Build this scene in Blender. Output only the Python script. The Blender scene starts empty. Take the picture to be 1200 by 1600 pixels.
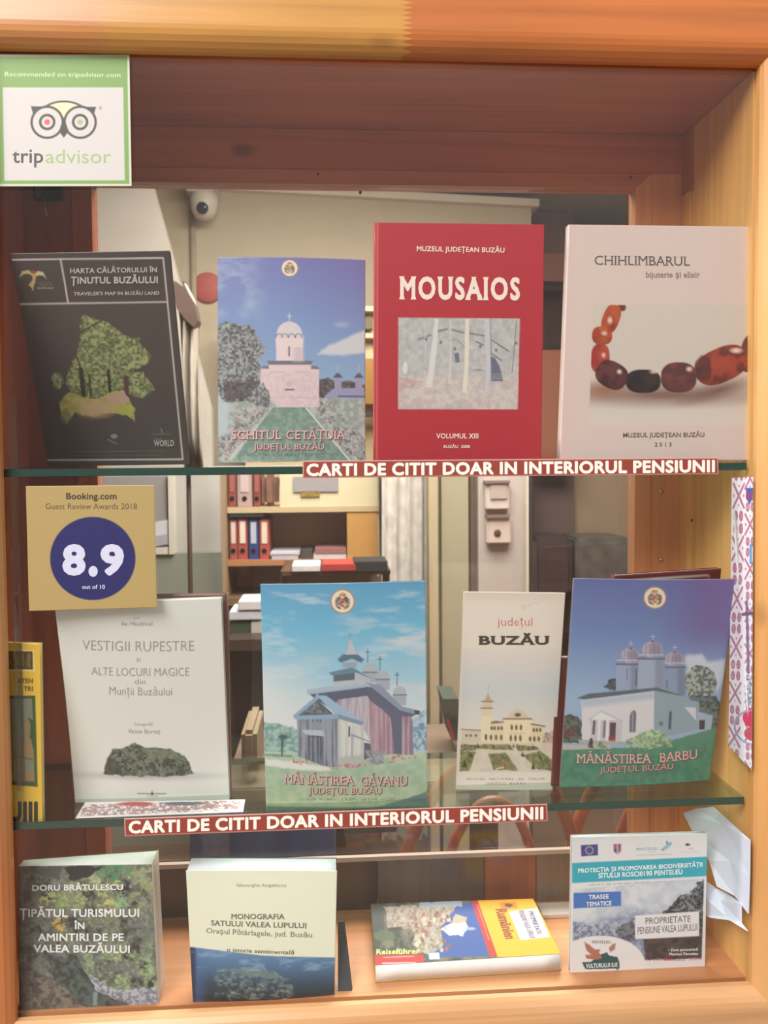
import bpy, math, random
import numpy as np
from mathutils import Vector, Matrix

SC = bpy.context.scene
COL = SC.collection

# ------------------------------------------------------------------ camera, world, lights, exposure
H0 = 1.45                                  # eye height above the room floor; the front glass stands in the plane Y = 0
F, SY, DIST = 1299.3, -25.88, 0.77
YAW, PITCH, ROLL = 0.0638, 0.0391, -0.0085
_f = np.array([math.sin(YAW)*math.cos(PITCH), math.cos(YAW)*math.cos(PITCH), -math.sin(PITCH)])
_r = np.cross(_f, [0, 0, 1]); _r /= np.linalg.norm(_r); _u = np.cross(_r, _f)
_c, _s = math.cos(ROLL), math.sin(ROLL)
_r, _u = _c*_r + _s*_u, -_s*_r + _c*_u
CP = np.array([0, -DIST, H0])
cam = bpy.data.cameras.new('camera'); camo = bpy.data.objects.new('camera', cam); COL.objects.link(camo)
cam.sensor_fit = 'VERTICAL'; cam.sensor_height = 36; cam.lens = F*36/1600; cam.shift_y = SY/1600
cam.clip_start = .02; cam.clip_end = 60
camo.matrix_world = Matrix(((_r[0], _u[0], -_f[0], CP[0]), (_r[1], _u[1], -_f[1], CP[1]), (_r[2], _u[2], -_f[2], CP[2]), (0, 0, 0, 1)))
SC.camera = camo
cam.dof.use_dof = True; cam.dof.focus_distance = .80; cam.dof.aperture_fstop = 13

W = bpy.data.worlds.new('world'); SC.world = W; W.use_nodes = True
nt = W.node_tree; bg = nt.nodes['Background']
tc = nt.nodes.new('ShaderNodeTexCoord'); sp = nt.nodes.new('ShaderNodeSeparateXYZ'); rp = nt.nodes.new('ShaderNodeValToRGB')
nt.links.new(tc.outputs['Generated'], sp.inputs[0])
mr = nt.nodes.new('ShaderNodeMapRange'); mr.inputs[1].default_value = -1; mr.inputs[2].default_value = 1
nt.links.new(sp.outputs['Z'], mr.inputs[0]); nt.links.new(mr.outputs[0], rp.inputs[0]); nt.links.new(rp.outputs[0], bg.inputs[0])
rp.color_ramp.elements[0].position = .35; rp.color_ramp.elements[0].color = (.16, .14, .125, 1)
rp.color_ramp.elements[1].position = .85; rp.color_ramp.elements[1].color = (.95, 1.0, 1.05, 1)
e = rp.color_ramp.elements.new(.6); e.color = (.36, .35, .34, 1)
bg.inputs[1].default_value = 1.0

def area(name, loc, target, size, power, color, sy=None):
    l = bpy.data.lights.new(name, 'AREA'); l.energy = power; l.color = color; l.size = size
    if sy: l.shape = 'RECTANGLE'; l.size_y = sy
    o = bpy.data.objects.new(name, l); COL.objects.link(o); o.location = loc
    o.rotation_euler = (Vector(target) - Vector(loc)).to_track_quat('-Z', 'Y').to_euler(); return o
area('daylight', (-1.7, -2.3, H0+2.4), (.05, 0, H0-.15), 1.9, 195, (1.0, .965, .93))
area('room_fill', (.3, 1.35, H0+1.2), (.3, 1.6, 0), 1.4, 130, (1.0, .95, .88))  # unseen area light, added and set forward to light the room's fronts
SC.view_settings.view_transform = 'Standard'; SC.view_settings.look = 'None'
SC.view_settings.gamma = 1; SC.view_settings.use_curve_mapping = False
SC.view_settings.exposure = 0.1

# ------------------------------------------------------------------ geometry of the view: a pixel of the photograph -> a point on a plane
def ray(px, py):
    d = _r*(px-600)/F - _u*(py-800-SY)/F + _f
    return d
def at(px, py, Y):
    d = ray(px, py); return CP + d*((Y+DIST)/d[1])
def at_z(px, py, Z):
    d = ray(px, py); return CP + d*((Z+H0-CP[2])/d[2])
def at_x(px, py, X):
    d = ray(px, py); return CP + d*((X-CP[0])/d[0])

# ------------------------------------------------------------------ colour and materials
def lin(c):
    c = np.asarray(c, float)/255.
    return np.where(c <= .04045, c/12.92, ((c+.055)/1.055)**2.4)
def rgba(c): return tuple(lin(c)) + (1,)
_M = {}
def new_mat(name):
    m = bpy.data.materials.new(name); m.use_nodes = True
    return m, m.node_tree, m.node_tree.nodes['Principled BSDF']
def paint(c, rough=.5, var=.06, scale=30, metal=0, bump=0, spec=.5):
    k = (tuple(c), rough, var, scale, metal, bump, spec)
    if k in _M: return _M[k]
    m, t, p = new_mat('paint'); N = t.nodes; L = t.links
    co = N.new('ShaderNodeTexCoord'); no = N.new('ShaderNodeTexNoise'); no.inputs['Scale'].default_value = scale; no.inputs['Detail'].default_value = 4
    L.new(co.outputs['Object'], no.inputs['Vector'])
    mx = N.new('ShaderNodeMix'); mx.data_type = 'RGBA'
    c0 = lin(c)
    mx.inputs['A'].default_value = tuple(np.clip(c0*(1-var*2), 0, 1)) + (1,); mx.inputs['B'].default_value = tuple(np.clip(c0*(1+var*2), 0, 1)) + (1,)
    L.new(no.outputs['Fac'], mx.inputs['Factor']); L.new(mx.outputs['Result'], p.inputs['Base Color'])
    p.inputs['Roughness'].default_value = rough; p.inputs['Metallic'].default_value = metal
    p.inputs['Specular IOR Level'].default_value = spec
    if bump:
        b = N.new('ShaderNodeBump'); b.inputs['Strength'].default_value = bump; b.inputs['Distance'].default_value = .01
        L.new(no.outputs['Fac'], b.inputs['Height']); L.new(b.outputs[0], p.inputs['Normal'])
    _M[k] = m; return m
def wood(c1, c2, axis='X', rough=.3, knots=.5, seed=0., joints=()):
    """varnished pine: fine grain along one axis, broad colour drift between two tones, sparse knots"""
    k = ('wood', c1, c2, axis, rough, knots, seed, joints)
    if k in _M: return _M[k]
    m, t, p = new_mat('varnished_pine'); N = t.nodes; L = t.links
    co = N.new('ShaderNodeTexCoord')
    def mapped(s_long, s_cross, off):
        mp = N.new('ShaderNodeMapping'); s = [s_cross]*3; s['XYZ'.index(axis)] = s_long
        mp.inputs['Scale'].default_value = s; mp.inputs['Location'].default_value = (off, off*1.7, off*.6)
        L.new(co.outputs['Object'], mp.inputs['Vector']); return mp.outputs[0]
    n1 = N.new('ShaderNodeTexNoise'); n1.inputs['Scale'].default_value = 1; n1.inputs['Detail'].default_value = 6; n1.inputs['Distortion'].default_value = .6
    L.new(mapped(3, 70, seed), n1.inputs['Vector'])
    n2 = N.new('ShaderNodeTexNoise'); n2.inputs['Scale'].default_value = 1; n2.inputs['Detail'].default_value = 2
    L.new(mapped(2.2, 6, seed+3), n2.inputs['Vector'])
    m1 = N.new('ShaderNodeMix'); m1.data_type = 'RGBA'
    m1.inputs['A'].default_value = rgba(c1); m1.inputs['B'].default_value = rgba(c2)
    r2 = N.new('ShaderNodeMapRange'); r2.inputs[1].default_value = .38; r2.inputs[2].default_value = .62
    L.new(n2.outputs['Fac'], r2.inputs[0]); L.new(r2.outputs[0], m1.inputs['Factor'])
    base = m1.outputs['Result']
    for xj, cj in joints:                    # finger joints: another piece of timber from xj on, its seam toothed
        se = N.new('ShaderNodeSeparateXYZ'); L.new(co.outputs['Object'], se.inputs[0])
        pp = N.new('ShaderNodeMath'); pp.operation = 'PINGPONG'; pp.inputs[1].default_value = .0022; L.new(se.outputs['Z'], pp.inputs[0])
        ma = N.new('ShaderNodeMath'); ma.operation = 'MULTIPLY_ADD'; ma.inputs[1].default_value = -4.5; L.new(pp.outputs[0], ma.inputs[0]); L.new(se.outputs['X'], ma.inputs[2])
        gt = N.new('ShaderNodeMath'); gt.operation = 'GREATER_THAN'; gt.inputs[1].default_value = xj; L.new(ma.outputs[0], gt.inputs[0])
        mj = N.new('ShaderNodeMix'); mj.data_type = 'RGBA'; mj.blend_type = 'MIX'; L.new(gt.outputs[0], mj.inputs['Factor']); L.new(base, mj.inputs['A'])
        mc = N.new('ShaderNodeMix'); mc.data_type = 'RGBA'; mc.inputs['A'].default_value = rgba(cj); mc.inputs['B'].default_value = rgba(tuple(int(v*.93) for v in cj)); L.new(r2.outputs[0], mc.inputs['Factor'])
        L.new(mc.outputs['Result'], mj.inputs['B']); base = mj.outputs['Result']
    m2 = N.new('ShaderNodeMix'); m2.data_type = 'RGBA'; m2.blend_type = 'MULTIPLY'; m2.inputs['Factor'].default_value = 1
    r1 = N.new('ShaderNodeMapRange'); r1.inputs[1].default_value = .35; r1.inputs[2].default_value = .65; r1.inputs[3].default_value = .86; r1.inputs[4].default_value = 1.08
    L.new(n1.outputs['Fac'], r1.inputs[0]); L.new(base, m2.inputs['A']); L.new(r1.outputs[0], m2.inputs['B'])
    vo = N.new('ShaderNodeTexVoronoi'); vo.inputs['Scale'].default_value = 1; L.new(mapped(5, 9, seed+8), vo.inputs['Vector'])
    rk = N.new('ShaderNodeMapRange'); rk.inputs[1].default_value = .035; rk.inputs[2].default_value = .09; rk.inputs[3].default_value = 1-knots; rk.inputs[4].default_value = 1
    L.new(vo.outputs['Distance'], rk.inputs[0])
    m3 = N.new('ShaderNodeMix'); m3.data_type = 'RGBA'; m3.blend_type = 'MULTIPLY'; m3.inputs['Factor'].default_value = 1
    L.new(m2.outputs['Result'], m3.inputs['A']); L.new(rk.outputs[0], m3.inputs['B'])
    L.new(m3.outputs['Result'], p.inputs['Base Color']); p.inputs['Roughness'].default_value = rough
    b = N.new('ShaderNodeBump'); b.inputs['Strength'].default_value = .12; b.inputs['Distance'].default_value = .002
    L.new(n1.outputs['Fac'], b.inputs['Height']); L.new(b.outputs[0], p.inputs['Normal'])
    _M[k] = m; return m
def printed(rough=.38, scale=1.0):
    k = ('printed', rough, scale)
    if k in _M: return _M[k]
    m, t, p = new_mat('printed_card'); N = t.nodes; L = t.links
    a = N.new('ShaderNodeAttribute'); a.attribute_name = 'ink'
    no = N.new('ShaderNodeTexNoise'); no.inputs['Scale'].default_value = 220
    r = N.new('ShaderNodeMapRange'); r.inputs[3].default_value = .95; r.inputs[4].default_value = 1.03
    mx = N.new('ShaderNodeMix'); mx.data_type = 'RGBA'; mx.blend_type = 'MULTIPLY'; mx.inputs['Factor'].default_value = 1
    L.new(no.outputs['Fac'], r.inputs[0]); L.new(a.outputs['Color'], mx.inputs['A']); L.new(r.outputs[0], mx.inputs['B'])
    L.new(mx.outputs['Result'], p.inputs['Base Color']); p.inputs['Roughness'].default_value = rough
    _M[k] = m; return m
def glass(tint=(1, 1, 1), edge=None, gain=1.0):
    k = ('glass', tint, gain)
    if k in _M: return _M[k]
    m, t, p = new_mat('glass'); N = t.nodes; L = t.links; N.remove(p); out = N['Material Output']
    g = N.new('ShaderNodeNewGeometry'); d = N.new('ShaderNodeVectorMath'); d.operation = 'DOT_PRODUCT'
    L.new(g.outputs['Incoming'], d.inputs[0]); L.new(g.outputs['Normal'], d.inputs[1])
    def mth(op, a, b):
        n = N.new('ShaderNodeMath'); n.operation = op
        for i, v in enumerate((a, b)):
            if v is None: continue
            if isinstance(v, (int, float)): n.inputs[i].default_value = v
            else: L.new(v, n.inputs[i])
        return n.outputs[0]
    c = mth('ABSOLUTE', d.outputs['Value'], None); q = mth('SUBTRACT', 1.0, c); q = mth('MAXIMUM', q, 0.0)
    q = mth('POWER', q, 5.0); q = mth('MULTIPLY', q, .96); q = mth('ADD', q, .04); q = mth('MULTIPLY', q, gain)
    tr = N.new('ShaderNodeBsdfTransparent'); tr.inputs[0].default_value = tint + (1,)
    gl = N.new('ShaderNodeBsdfGlossy'); gl.inputs['Roughness'].default_value = .02
    mx = N.new('ShaderNodeMixShader'); L.new(q, mx.inputs[0]); L.new(tr.outputs[0], mx.inputs[1]); L.new(gl.outputs[0], mx.inputs[2])
    L.new(mx.outputs[0], out.inputs['Surface']); _M[k] = m; return m

# ------------------------------------------------------------------ object helpers
def tag(o, label=None, cat=None, group=None, kind=None):
    if label: o['label'] = label
    if cat: o['category'] = cat
    if group: o['group'] = group
    if kind: o['kind'] = kind
    return o
def empty(name, loc, label, cat, group=None):
    o = bpy.data.objects.new(name, None); o.empty_display_size = .02; COL.objects.link(o)
    o.location = tuple(map(float, loc)); o['_w'] = tuple(map(float, loc)); tag(o, label, cat, group); return o
def mesh(name, V, faces, mat, parent=None, smooth=False, ink=None):
    """verts in world metres (Z counted from the room floor); origin at the base, or at the parent's origin"""
    V = np.asarray(V, float)
    w = np.array(parent['_w']) if parent is not None else np.array([(V[:, 0].min()+V[:, 0].max())/2, (V[:, 1].min()+V[:, 1].max())/2, V[:, 2].min()])
    me = bpy.data.meshes.new(name)
    if isinstance(faces, np.ndarray) and faces.ndim == 2:
        n, k = faces.shape
        me.vertices.add(len(V)); me.vertices.foreach_set('co', (V-w).astype(np.float32).ravel())
        me.loops.add(n*k); me.loops.foreach_set('vertex_index', faces.astype(np.int32).ravel())
        me.polygons.add(n); me.polygons.foreach_set('loop_start', np.arange(0, n*k, k, dtype=np.int32)); me.polygons.foreach_set('loop_total', np.full(n, k, np.int32))
        me.update(calc_edges=True); me.validate()
    else:
        me.from_pydata((V-w).tolist(), [], [list(map(int, f)) for f in faces]); me.update()
    if ink is not None:
        a = me.color_attributes.new('ink', 'FLOAT_COLOR', 'POINT')
        d = np.ones((len(V), 4), np.float32); d[:, :3] = ink; a.data.foreach_set('color', d.ravel())
    if smooth: me.polygons.foreach_set('use_smooth', np.ones(len(me.polygons), bool))
    me.materials.append(mat)
    o = bpy.data.objects.new(name, me); COL.objects.link(o)
    if parent is not None: o.parent = parent; o['_w'] = tuple(w)
    else: o.location = tuple(w); o['_w'] = tuple(w)
    return o
class MB:
    def __init__(s): s.v, s.f = [], []
    def add(s, V, Fs):
        n = len(s.v); s.v += [tuple(map(float, p)) for p in V]; s.f += [[i+n for i in f] for f in Fs]; return s
    def box(s, lo, hi, bev=0.0):
        x0, y0, z0 = lo; x1, y1, z1 = hi
        if bev <= 0:
            return s.add([(x0, y0, z0), (x1, y0, z0), (x1, y1, z0), (x0, y1, z0), (x0, y0, z1), (x1, y0, z1), (x1, y1, z1), (x0, y1, z1)],
                         [(0, 3, 2, 1), (4, 5, 6, 7), (0, 1, 5, 4), (1, 2, 6, 5), (2, 3, 7, 6), (3, 0, 4, 7)])
        import bmesh
        bm = bmesh.new(); bmesh.ops.create_cube(bm, size=1)
        for v in bm.verts: v.co = ((x0+x1)/2+v.co.x*(x1-x0), (y0+y1)/2+v.co.y*(y1-y0), (z0+z1)/2+v.co.z*(z1-z0))
        bmesh.ops.bevel(bm, geom=bm.edges[:], offset=bev, segments=2, affect='EDGES')
        bm.verts.index_update(); s.add([v.co for v in bm.verts], [[v.index for v in f.verts] for f in bm.faces]); bm.free(); return s
    def prism(s, front, off):
        """closed prism: polygon 'front' (list of 3-D points) pushed along off (a vector or one per point)"""
        n = len(front); front = [np.array(p, float) for p in front]
        off = np.array(off, float); back = [p + (off if off.ndim == 1 else off[i]) for i, p in enumerate(front)]
        return s.add(front+back, [list(range(n)), list(range(2*n-1, n-1, -1))] + [[i, n+i, n+(i+1) % n, (i+1) % n] for i in range(n)])
    def tube(s, pts, r, k=8):
        pts = [Vector(p) for p in pts]; n = len(pts); V = []
        rr = r if isinstance(r, (list, tuple)) else [r]*n
        for i, p in enumerate(pts):
            d = (pts[min(i+1, n-1)]-pts[max(i-1, 0)]).normalized()
            a = d.orthogonal().normalized() if i == 0 else (a - d*a.dot(d)).normalized()
            b = d.cross(a)
            V += [p + (a*math.cos(t*2*math.pi/k) + b*math.sin(t*2*math.pi/k))*rr[i] for t in range(k)]
        Fs = [(i*k+j, i*k+(j+1) % k, (i+1)*k+(j+1) % k, (i+1)*k+j) for i in range(n-1) for j in range(k)]
        return s.add(V, Fs + [list(range(k-1, -1, -1)), list(range((n-1)*k, n*k))])
    def lathe(s, c, axis, prof, k=24):
        ax = Vector(axis).normalized(); a = ax.orthogonal().normalized(); b = ax.cross(a); V = []
        for r, h in prof: V += [Vector(c)+ax*h+(a*math.cos(t*2*math.pi/k)+b*math.sin(t*2*math.pi/k))*r for t in range(k)]
        n = len(prof)
        Fs = [(i*k+j, i*k+(j+1) % k, (i+1)*k+(j+1) % k, (i+1)*k+j) for i in range(n-1) for j in range(k)]
        return s.add(V, Fs + [list(range(k-1, -1, -1)), list(range((n-1)*k, n*k))])
    def obj(s, name, mat, parent=None, smooth=False):
        return mesh(name, s.v, s.f, mat, parent, smooth)

# ------------------------------------------------------------------ painting of flat print, evaluated at the points of a fine grid
def _hash(ix, iy, seed):
    h = (ix.astype(np.int64)*374761393 + iy.astype(np.int64)*668265263 + int(seed)*974711) & 0xffffffff
    h = ((h ^ (h >> 13))*1274126177) & 0xffffffff
    return ((h ^ (h >> 16)) & 0xffff)/65535.
def vnoise(x, y, seed=0):
    ix, iy = np.floor(x), np.floor(y); fx, fy = x-ix, y-iy; fx = fx*fx*(3-2*fx); fy = fy*fy*(3-2*fy)
    a, b, c, d = _hash(ix, iy, seed), _hash(ix+1, iy, seed), _hash(ix, iy+1, seed), _hash(ix+1, iy+1, seed)
    return (a*(1-fx)+b*fx)*(1-fy) + (c*(1-fx)+d*fx)*fy
def fbm(x, y, seed=0, o=4):
    t, s, w = 0, 0, 1.
    for i in range(o): t = t + w*vnoise(x*2**i, y*2**i, seed+i*7); s += w; w *= .55
    return t/s
class Art:
    def __init__(s, x, y, base, soft=2.0):
        s.x, s.y, s.soft = x, y, soft; s.c = np.ones((len(x), 3))*lin(base)
    def put(s, m, col):
        col = np.asarray(col, float)
        if col.ndim == 1: col = lin(col)
        m = np.clip(m, 0, 1)[:, None]; s.c = s.c*(1-m) + col*m; return s
    def sd(s, P, wx=0, sc=20, seed=1):
        x, y = s.x, s.y
        if wx: x = x + wx*(fbm(x/sc, y/sc, seed)-.5)*2; y = y + wx*(fbm(x/sc+9, y/sc+5, seed+3)-.5)*2
        P = np.array(P, float); n = len(P); d = np.full(len(x), 1e9); ins = np.zeros(len(x), bool)
        for i in range(n):
            a, b = P[i], P[(i+1) % n]; e = b-a; wx_, wy_ = x-a[0], y-a[1]
            t = np.clip((wx_*e[0]+wy_*e[1])/max(e@e, 1e-9), 0, 1); d = np.minimum(d, (wx_-e[0]*t)**2+(wy_-e[1]*t)**2)
            if a[1] != b[1]:
                c = ((a[1] > y) != (b[1] > y)) & (x < (b[0]-a[0])*(y-a[1])/(b[1]-a[1]) + a[0]); ins ^= c
        return np.sqrt(d)*np.where(ins, -1, 1)
    def m(s, d, soft=None): return np.clip(.5 - d/(2*(soft or s.soft)), 0, 1)
    def poly(s, P, col, warp=0, sc=20, soft=None, seed=1): return s.put(s.m(s.sd(P, warp, sc, seed), soft), col)
    def ell(s, cx, cy, rx, ry, col, rot=0, soft=None, warp=0, sc=20, seed=1):
        x, y = s.x-cx, s.y-cy
        if warp: x = x + warp*(fbm(s.x/sc, s.y/sc, seed)-.5)*2; y = y + warp*(fbm(s.x/sc+9, s.y/sc, seed+3)-.5)*2
        c, q = math.cos(rot), math.sin(rot); x, y = x*c+y*q, -x*q+y*c
        d = (np.sqrt((x/rx)**2+(y/ry)**2)-1)*min(rx, ry); return s.put(s.m(d, soft), col)
    def ring(s, cx, cy, r, w, col):
        d = abs(np.hypot(s.x-cx, s.y-cy)-r)-w/2; return s.put(s.m(d), col)
    def line(s, P, w, col, soft=None):
        d = np.full(len(s.x), 1e9)
        for a, b in zip(P[:-1], P[1:]):
            a, b = np.array(a, float), np.array(b, float); e = b-a
            t = np.clip(((s.x-a[0])*e[0]+(s.y-a[1])*e[1])/max(e@e, 1e-9), 0, 1)
            d = np.minimum(d, np.hypot(s.x-a[0]-e[0]*t, s.y-a[1]-e[1]*t))
        return s.put(s.m(d-w/2, soft), col)
    def vgrad(s, stops, mask=None):
        ys = [a for a, _ in stops]; C = np.array([lin(c) for _, c in stops])
        col = np.stack([np.interp(s.y, ys, C[:, i]) for i in range(3)], 1)
        return s.put(np.ones(len(s.x)) if mask is None else mask, col)
    def mix(s, mask, c1, c2, sc=20, seed=2, lo=.35, hi=.65, sy=None):
        """fill a mask with noise between two colours"""
        t = np.clip((fbm(s.x/sc, s.y/(sy or sc), seed)-lo)/(hi-lo), 0, 1)[:, None]
        return s.put(mask, lin(c1)*(1-t)+lin(c2)*t)
    def pm(s, P, warp=0, sc=20, seed=1, soft=None): return s.m(s.sd(P, warp, sc, seed), soft)
    def em(s, cx, cy, rx, ry, warp=0, sc=20, seed=1):
        x, y = s.x-cx, s.y-cy
        if warp: x = x + warp*(fbm(s.x/sc, s.y/sc, seed)-.5)*2; y = y + warp*(fbm(s.x/sc+9, s.y/sc, seed+3)-.5)*2
        return s.m((np.sqrt((x/rx)**2+(y/ry)**2)-1)*min(rx, ry))
    def mottled(s, amt, sc, seed=5):
        s.c = np.clip(s.c*(1+amt*(fbm(s.x/sc, s.y/sc, seed)-.5)[:, None]*2), 0, 1); return s

def homog(src, dst):
    A, b = [], []
    for (x, y), (u, v) in zip(src, dst):
        A += [[x, y, 1, 0, 0, 0, -u*x, -u*y], [0, 0, 0, x, y, 1, -v*x, -v*y]]; b += [u, v]
    return np.append(np.linalg.solve(np.array(A, float), np.array(b, float)), 1).reshape(3, 3)

_txt = {}
def glyphs(body, weight=0., serif=0., space=1.0):
    """outline letters as flat faces; every stroke layer has its own tiny height so that no two faces coincide"""
    k = (body, weight, serif, space)
    if k in _txt: return _txt[k]
    c = bpy.data.curves.new('t', 'FONT'); c.body = body; c.resolution_u = 3; c.space_character = space; c.fill_mode = 'FRONT'
    if weight <= .012: c.offset = weight
    o = bpy.data.objects.new('t', c); COL.objects.link(o); dg = bpy.context.evaluated_depsgraph_get()
    me = bpy.data.meshes.new_from_object(o.evaluated_get(dg))
    V = np.array([v.co[:2] for v in me.vertices]) if len(me.vertices) else np.zeros((0, 2)); Fs = [list(p.vertices) for p in me.polygons]
    Z = [0.]*len(V)
    base = V.copy(); F0 = [f[:] for f in Fs]
    if weight > .012:
        m = 4 if weight < .03 else (8 if weight < .046 else 16); VV, ZZ, FF = [base], [0.]*len(base), [f[:] for f in F0]
        for q in range(m):
            t = 2*math.pi*(q+.5)/m; n0 = sum(len(v) for v in VV); VV.append(base + np.array([math.cos(t), math.sin(t)])*weight*(1 if m > 4 else 1.2)); ZZ += [float(q+1)]*len(base); FF += [[i+n0 for i in f] for f in F0]
        V = np.vstack(VV); Z = ZZ; Fs = FF
    if serif:
        cnt = {}
        for f in F0:
            for i in range(len(f)):
                a, b = f[i], f[(i+1) % len(f)]; q = (min(a, b), max(a, b)); cnt[q] = cnt.get(q, 0)+1
        V = V.tolist(); tt, ex = serif[:2]; fl = serif[2] if len(serif) > 2 else .3; n_s = 0
        for (a, b), n in list(cnt.items()):
            if n != 1: continue
            (x0, y0), (x1, y1) = base[a], base[b]
            if abs(y0-y1) > .004: continue
            w = abs(x1-x0)
            if w < .035 or w > .30: continue
            lo, hi = min(x0, x1)-ex, max(x0, x1)+ex; g = max(weight, 0)
            if abs(y0) < .03: d = tt; y0 -= g
            elif abs(y0-.682) < .03 or abs(y0-.449) < .02 or abs(y0-.72) < .02: d = -tt; y0 += g
            else: continue
            n0 = len(V); n_s += 1; V += [[lo, y0], [hi, y0], [hi-ex*fl, y0+d], [lo+ex*fl, y0+d]]; Z += [10.+n_s % 3]*4; Fs.append([n0, n0+1, n0+2, n0+3] if d > 0 else [n0+3, n0+2, n0+1, n0])
        V = np.array(V)
    bpy.data.objects.remove(o); bpy.data.curves.remove(c); bpy.data.meshes.remove(me)
    _txt[k] = (V, Fs, np.array(Z)*1.2e-5); return _txt[k]

class Sheet:
    """A printed sheet standing in space. corners TL,TR,BR,BL in the coordinates of its own print layout; pts = the same corners in space."""
    def __init__(s, corners, off, sc, Y=None, pts=None, bulge=None):
        s.k = [np.array(c, float) for c in corners]
        s.px = [(off[0]+c[0]/sc, off[1]+c[1]/sc) for c in s.k]
        if pts is None:
            if np.isscalar(Y): Y = [Y]*4
            elif len(Y) == 2: Y = [Y[0], Y[0], Y[1], Y[1]]
            pts = [at(p[0], p[1], y) for p, y in zip(s.px, Y)]
        s.q = [np.array(p, float) for p in pts]
        s.H = homog(s.k, [(0, 0), (1, 0), (1, 1), (0, 1)]); s.Hi = np.linalg.inv(s.H)
        r = s.q[1]-s.q[0]; d = s.q[3]-s.q[0]; n = np.cross(d, r); n /= np.linalg.norm(n)
        if n @ (CP - s.q[0]) < 0: n = -n
        s.n = n                                          # towards the reader
        b = -n.copy(); b[2] = 0
        s.back = b/np.linalg.norm(b) if np.linalg.norm(b) > .5 else -n
        s.bulge = bulge
    def uv(s, x, y):
        w = s.H[2, 0]*x+s.H[2, 1]*y+s.H[2, 2]
        return (s.H[0, 0]*x+s.H[0, 1]*y+s.H[0, 2])/w, (s.H[1, 0]*x+s.H[1, 1]*y+s.H[1, 2])/w
    def xy(s, u, v):
        w = s.Hi[2, 0]*u+s.Hi[2, 1]*v+s.Hi[2, 2]
        return (s.Hi[0, 0]*u+s.Hi[0, 1]*v+s.Hi[0, 2])/w, (s.Hi[1, 0]*u+s.Hi[1, 1]*v+s.Hi[1, 2])/w
    def P(s, u, v, lift=0.):
        u = np.asarray(u, float)[..., None]; v = np.asarray(v, float)[..., None]
        p = (s.q[0]*(1-u)+s.q[1]*u)*(1-v) + (s.q[3]*(1-u)+s.q[2]*u)*v
        if s.bulge: p = p + s.bulge(u, v)*s.n
        return p + s.n*lift
    def slab(s, name, mat, parent, t0, t1, nu=1, nv=1, ink=None, step=None, u0=0, u1=1, v0=0, v1=1, smooth=False, lift=0.):
        """curved slab between thickness t0 (reader side) and t1; t may be a function of (u,v)"""
        if step:
            w = np.hypot(*(s.k[1]-s.k[0])); h = np.hypot(*(s.k[3]-s.k[0])); nu = max(2, int(w*(u1-u0)/step)); nv = max(2, int(h*(v1-v0)/step))
        U, V = np.meshgrid(np.linspace(u0, u1, nu+1), np.linspace(v0, v1, nv+1)); U, V = U.ravel(), V.ravel()
        f0 = (t0(U, V) if callable(t0) else np.full(len(U), t0))[:, None]; f1 = (t1(U, V) if callable(t1) else np.full(len(U), t1))[:, None]
        A = s.P(U, V, lift) + s.back*f0
        i, j = np.meshgrid(np.arange(nu), np.arange(nv)); a = (j*(nu+1)+i).ravel()
        Q = np.stack([a, a+nu+1, a+nu+2, a+1], 1)
        ring = [k for k in range(nu+1)] + [(k+1)*(nu+1)-1 for k in range(1, nv+1)] + [nv*(nu+1)+k for k in range(nu-1, -1, -1)] + [k*(nu+1) for k in range(nv-1, 0, -1)]
        ring = np.array(ring); n = len(A); m = len(ring)
        if nu*nv > 2000:        # fine front, plain back: rim copied back, closed by a fan
            B = s.P(U[ring], V[ring], lift) + s.back*f1[ring]; C = B.mean(0, keepdims=True)
            V3 = np.vstack([A, B, C]); r2 = np.roll(np.arange(m), -1)
            side = np.stack([ring, np.roll(ring, -1), n+r2, n+np.arange(m)], 1)
            # the fan as quads made from pairs of rim points
            if m % 2: fan = np.zeros((0, 4), int)
            else:
                e = np.arange(0, m, 2); fan = np.stack([n+e, n+e+1, n+(e+2) % m, np.full(len(e), n+m)], 1)
            Fq = np.vstack([Q, side, fan])
            x, y = s.xy(U, V)
            col = ink(x, y) if ink else None
            if col is not None: col = np.vstack([col, np.full((m+1, 3), .75)])
        else:
            B = s.P(U, V, lift) + s.back*f1; V3 = np.vstack([A, B])
            side = np.stack([ring, np.roll(ring, -1), n+np.roll(ring, -1), n+ring], 1)
            Fq = np.vstack([Q, side, Q[:, ::-1]+n]); x, y = s.xy(U, V)
            col = ink(x, y) if ink else None
            if col is not None: col = np.vstack([col, col])
        return mesh(name, V3, Fq, mat, parent, smooth=smooth, ink=col)
    def text(s, items, name, parent, lift=.0003, rough=.4):
        """items: (string, x0, x1, baseline_left, cap_height, colour, options) in layout coordinates; one mesh per colour"""
        by = {}
        for it in items:
            body, x0, x1, y0, h, col = it[:6]; o = it[6] if len(it) > 6 else {}
            V, Fs, Zl = glyphs(body, o.get('w', 0.), o.get('serif', 0), o.get('sp', 1.0 + max(0, o.get('w', 0))*1.6))
            if not len(V): continue
            lo, hi = V[:, 0].min(), V[:, 0].max()
            a = np.array([x0, y0], float); b = np.array([x1, o.get('y1', y0)], float)
            up = np.array(o.get('up', (0, -1)), float)*h/.682
            t = (V[:, 0:1]-lo)/(hi-lo); yy = V[:, 1:2]
            XY = a + (b-a)*t + up*yy + (b-a)/np.linalg.norm(b-a)*yy*h*o.get('slant', 0)
            u, v = s.uv(XY[:, 0], XY[:, 1]); P3 = s.P(u, v, lift + o.get('dl', 0)) + s.n*Zl[:, None]
            mb = by.setdefault(tuple(col), MB()); mb.add(P3, Fs)
        out = []
        for col, mb in by.items():
            out.append(mb.obj(name, paint(col, rough, .03, 200), parent))
        return out
SER = (.035, .07, .2); THK = (.05, .09, .4)

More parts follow.
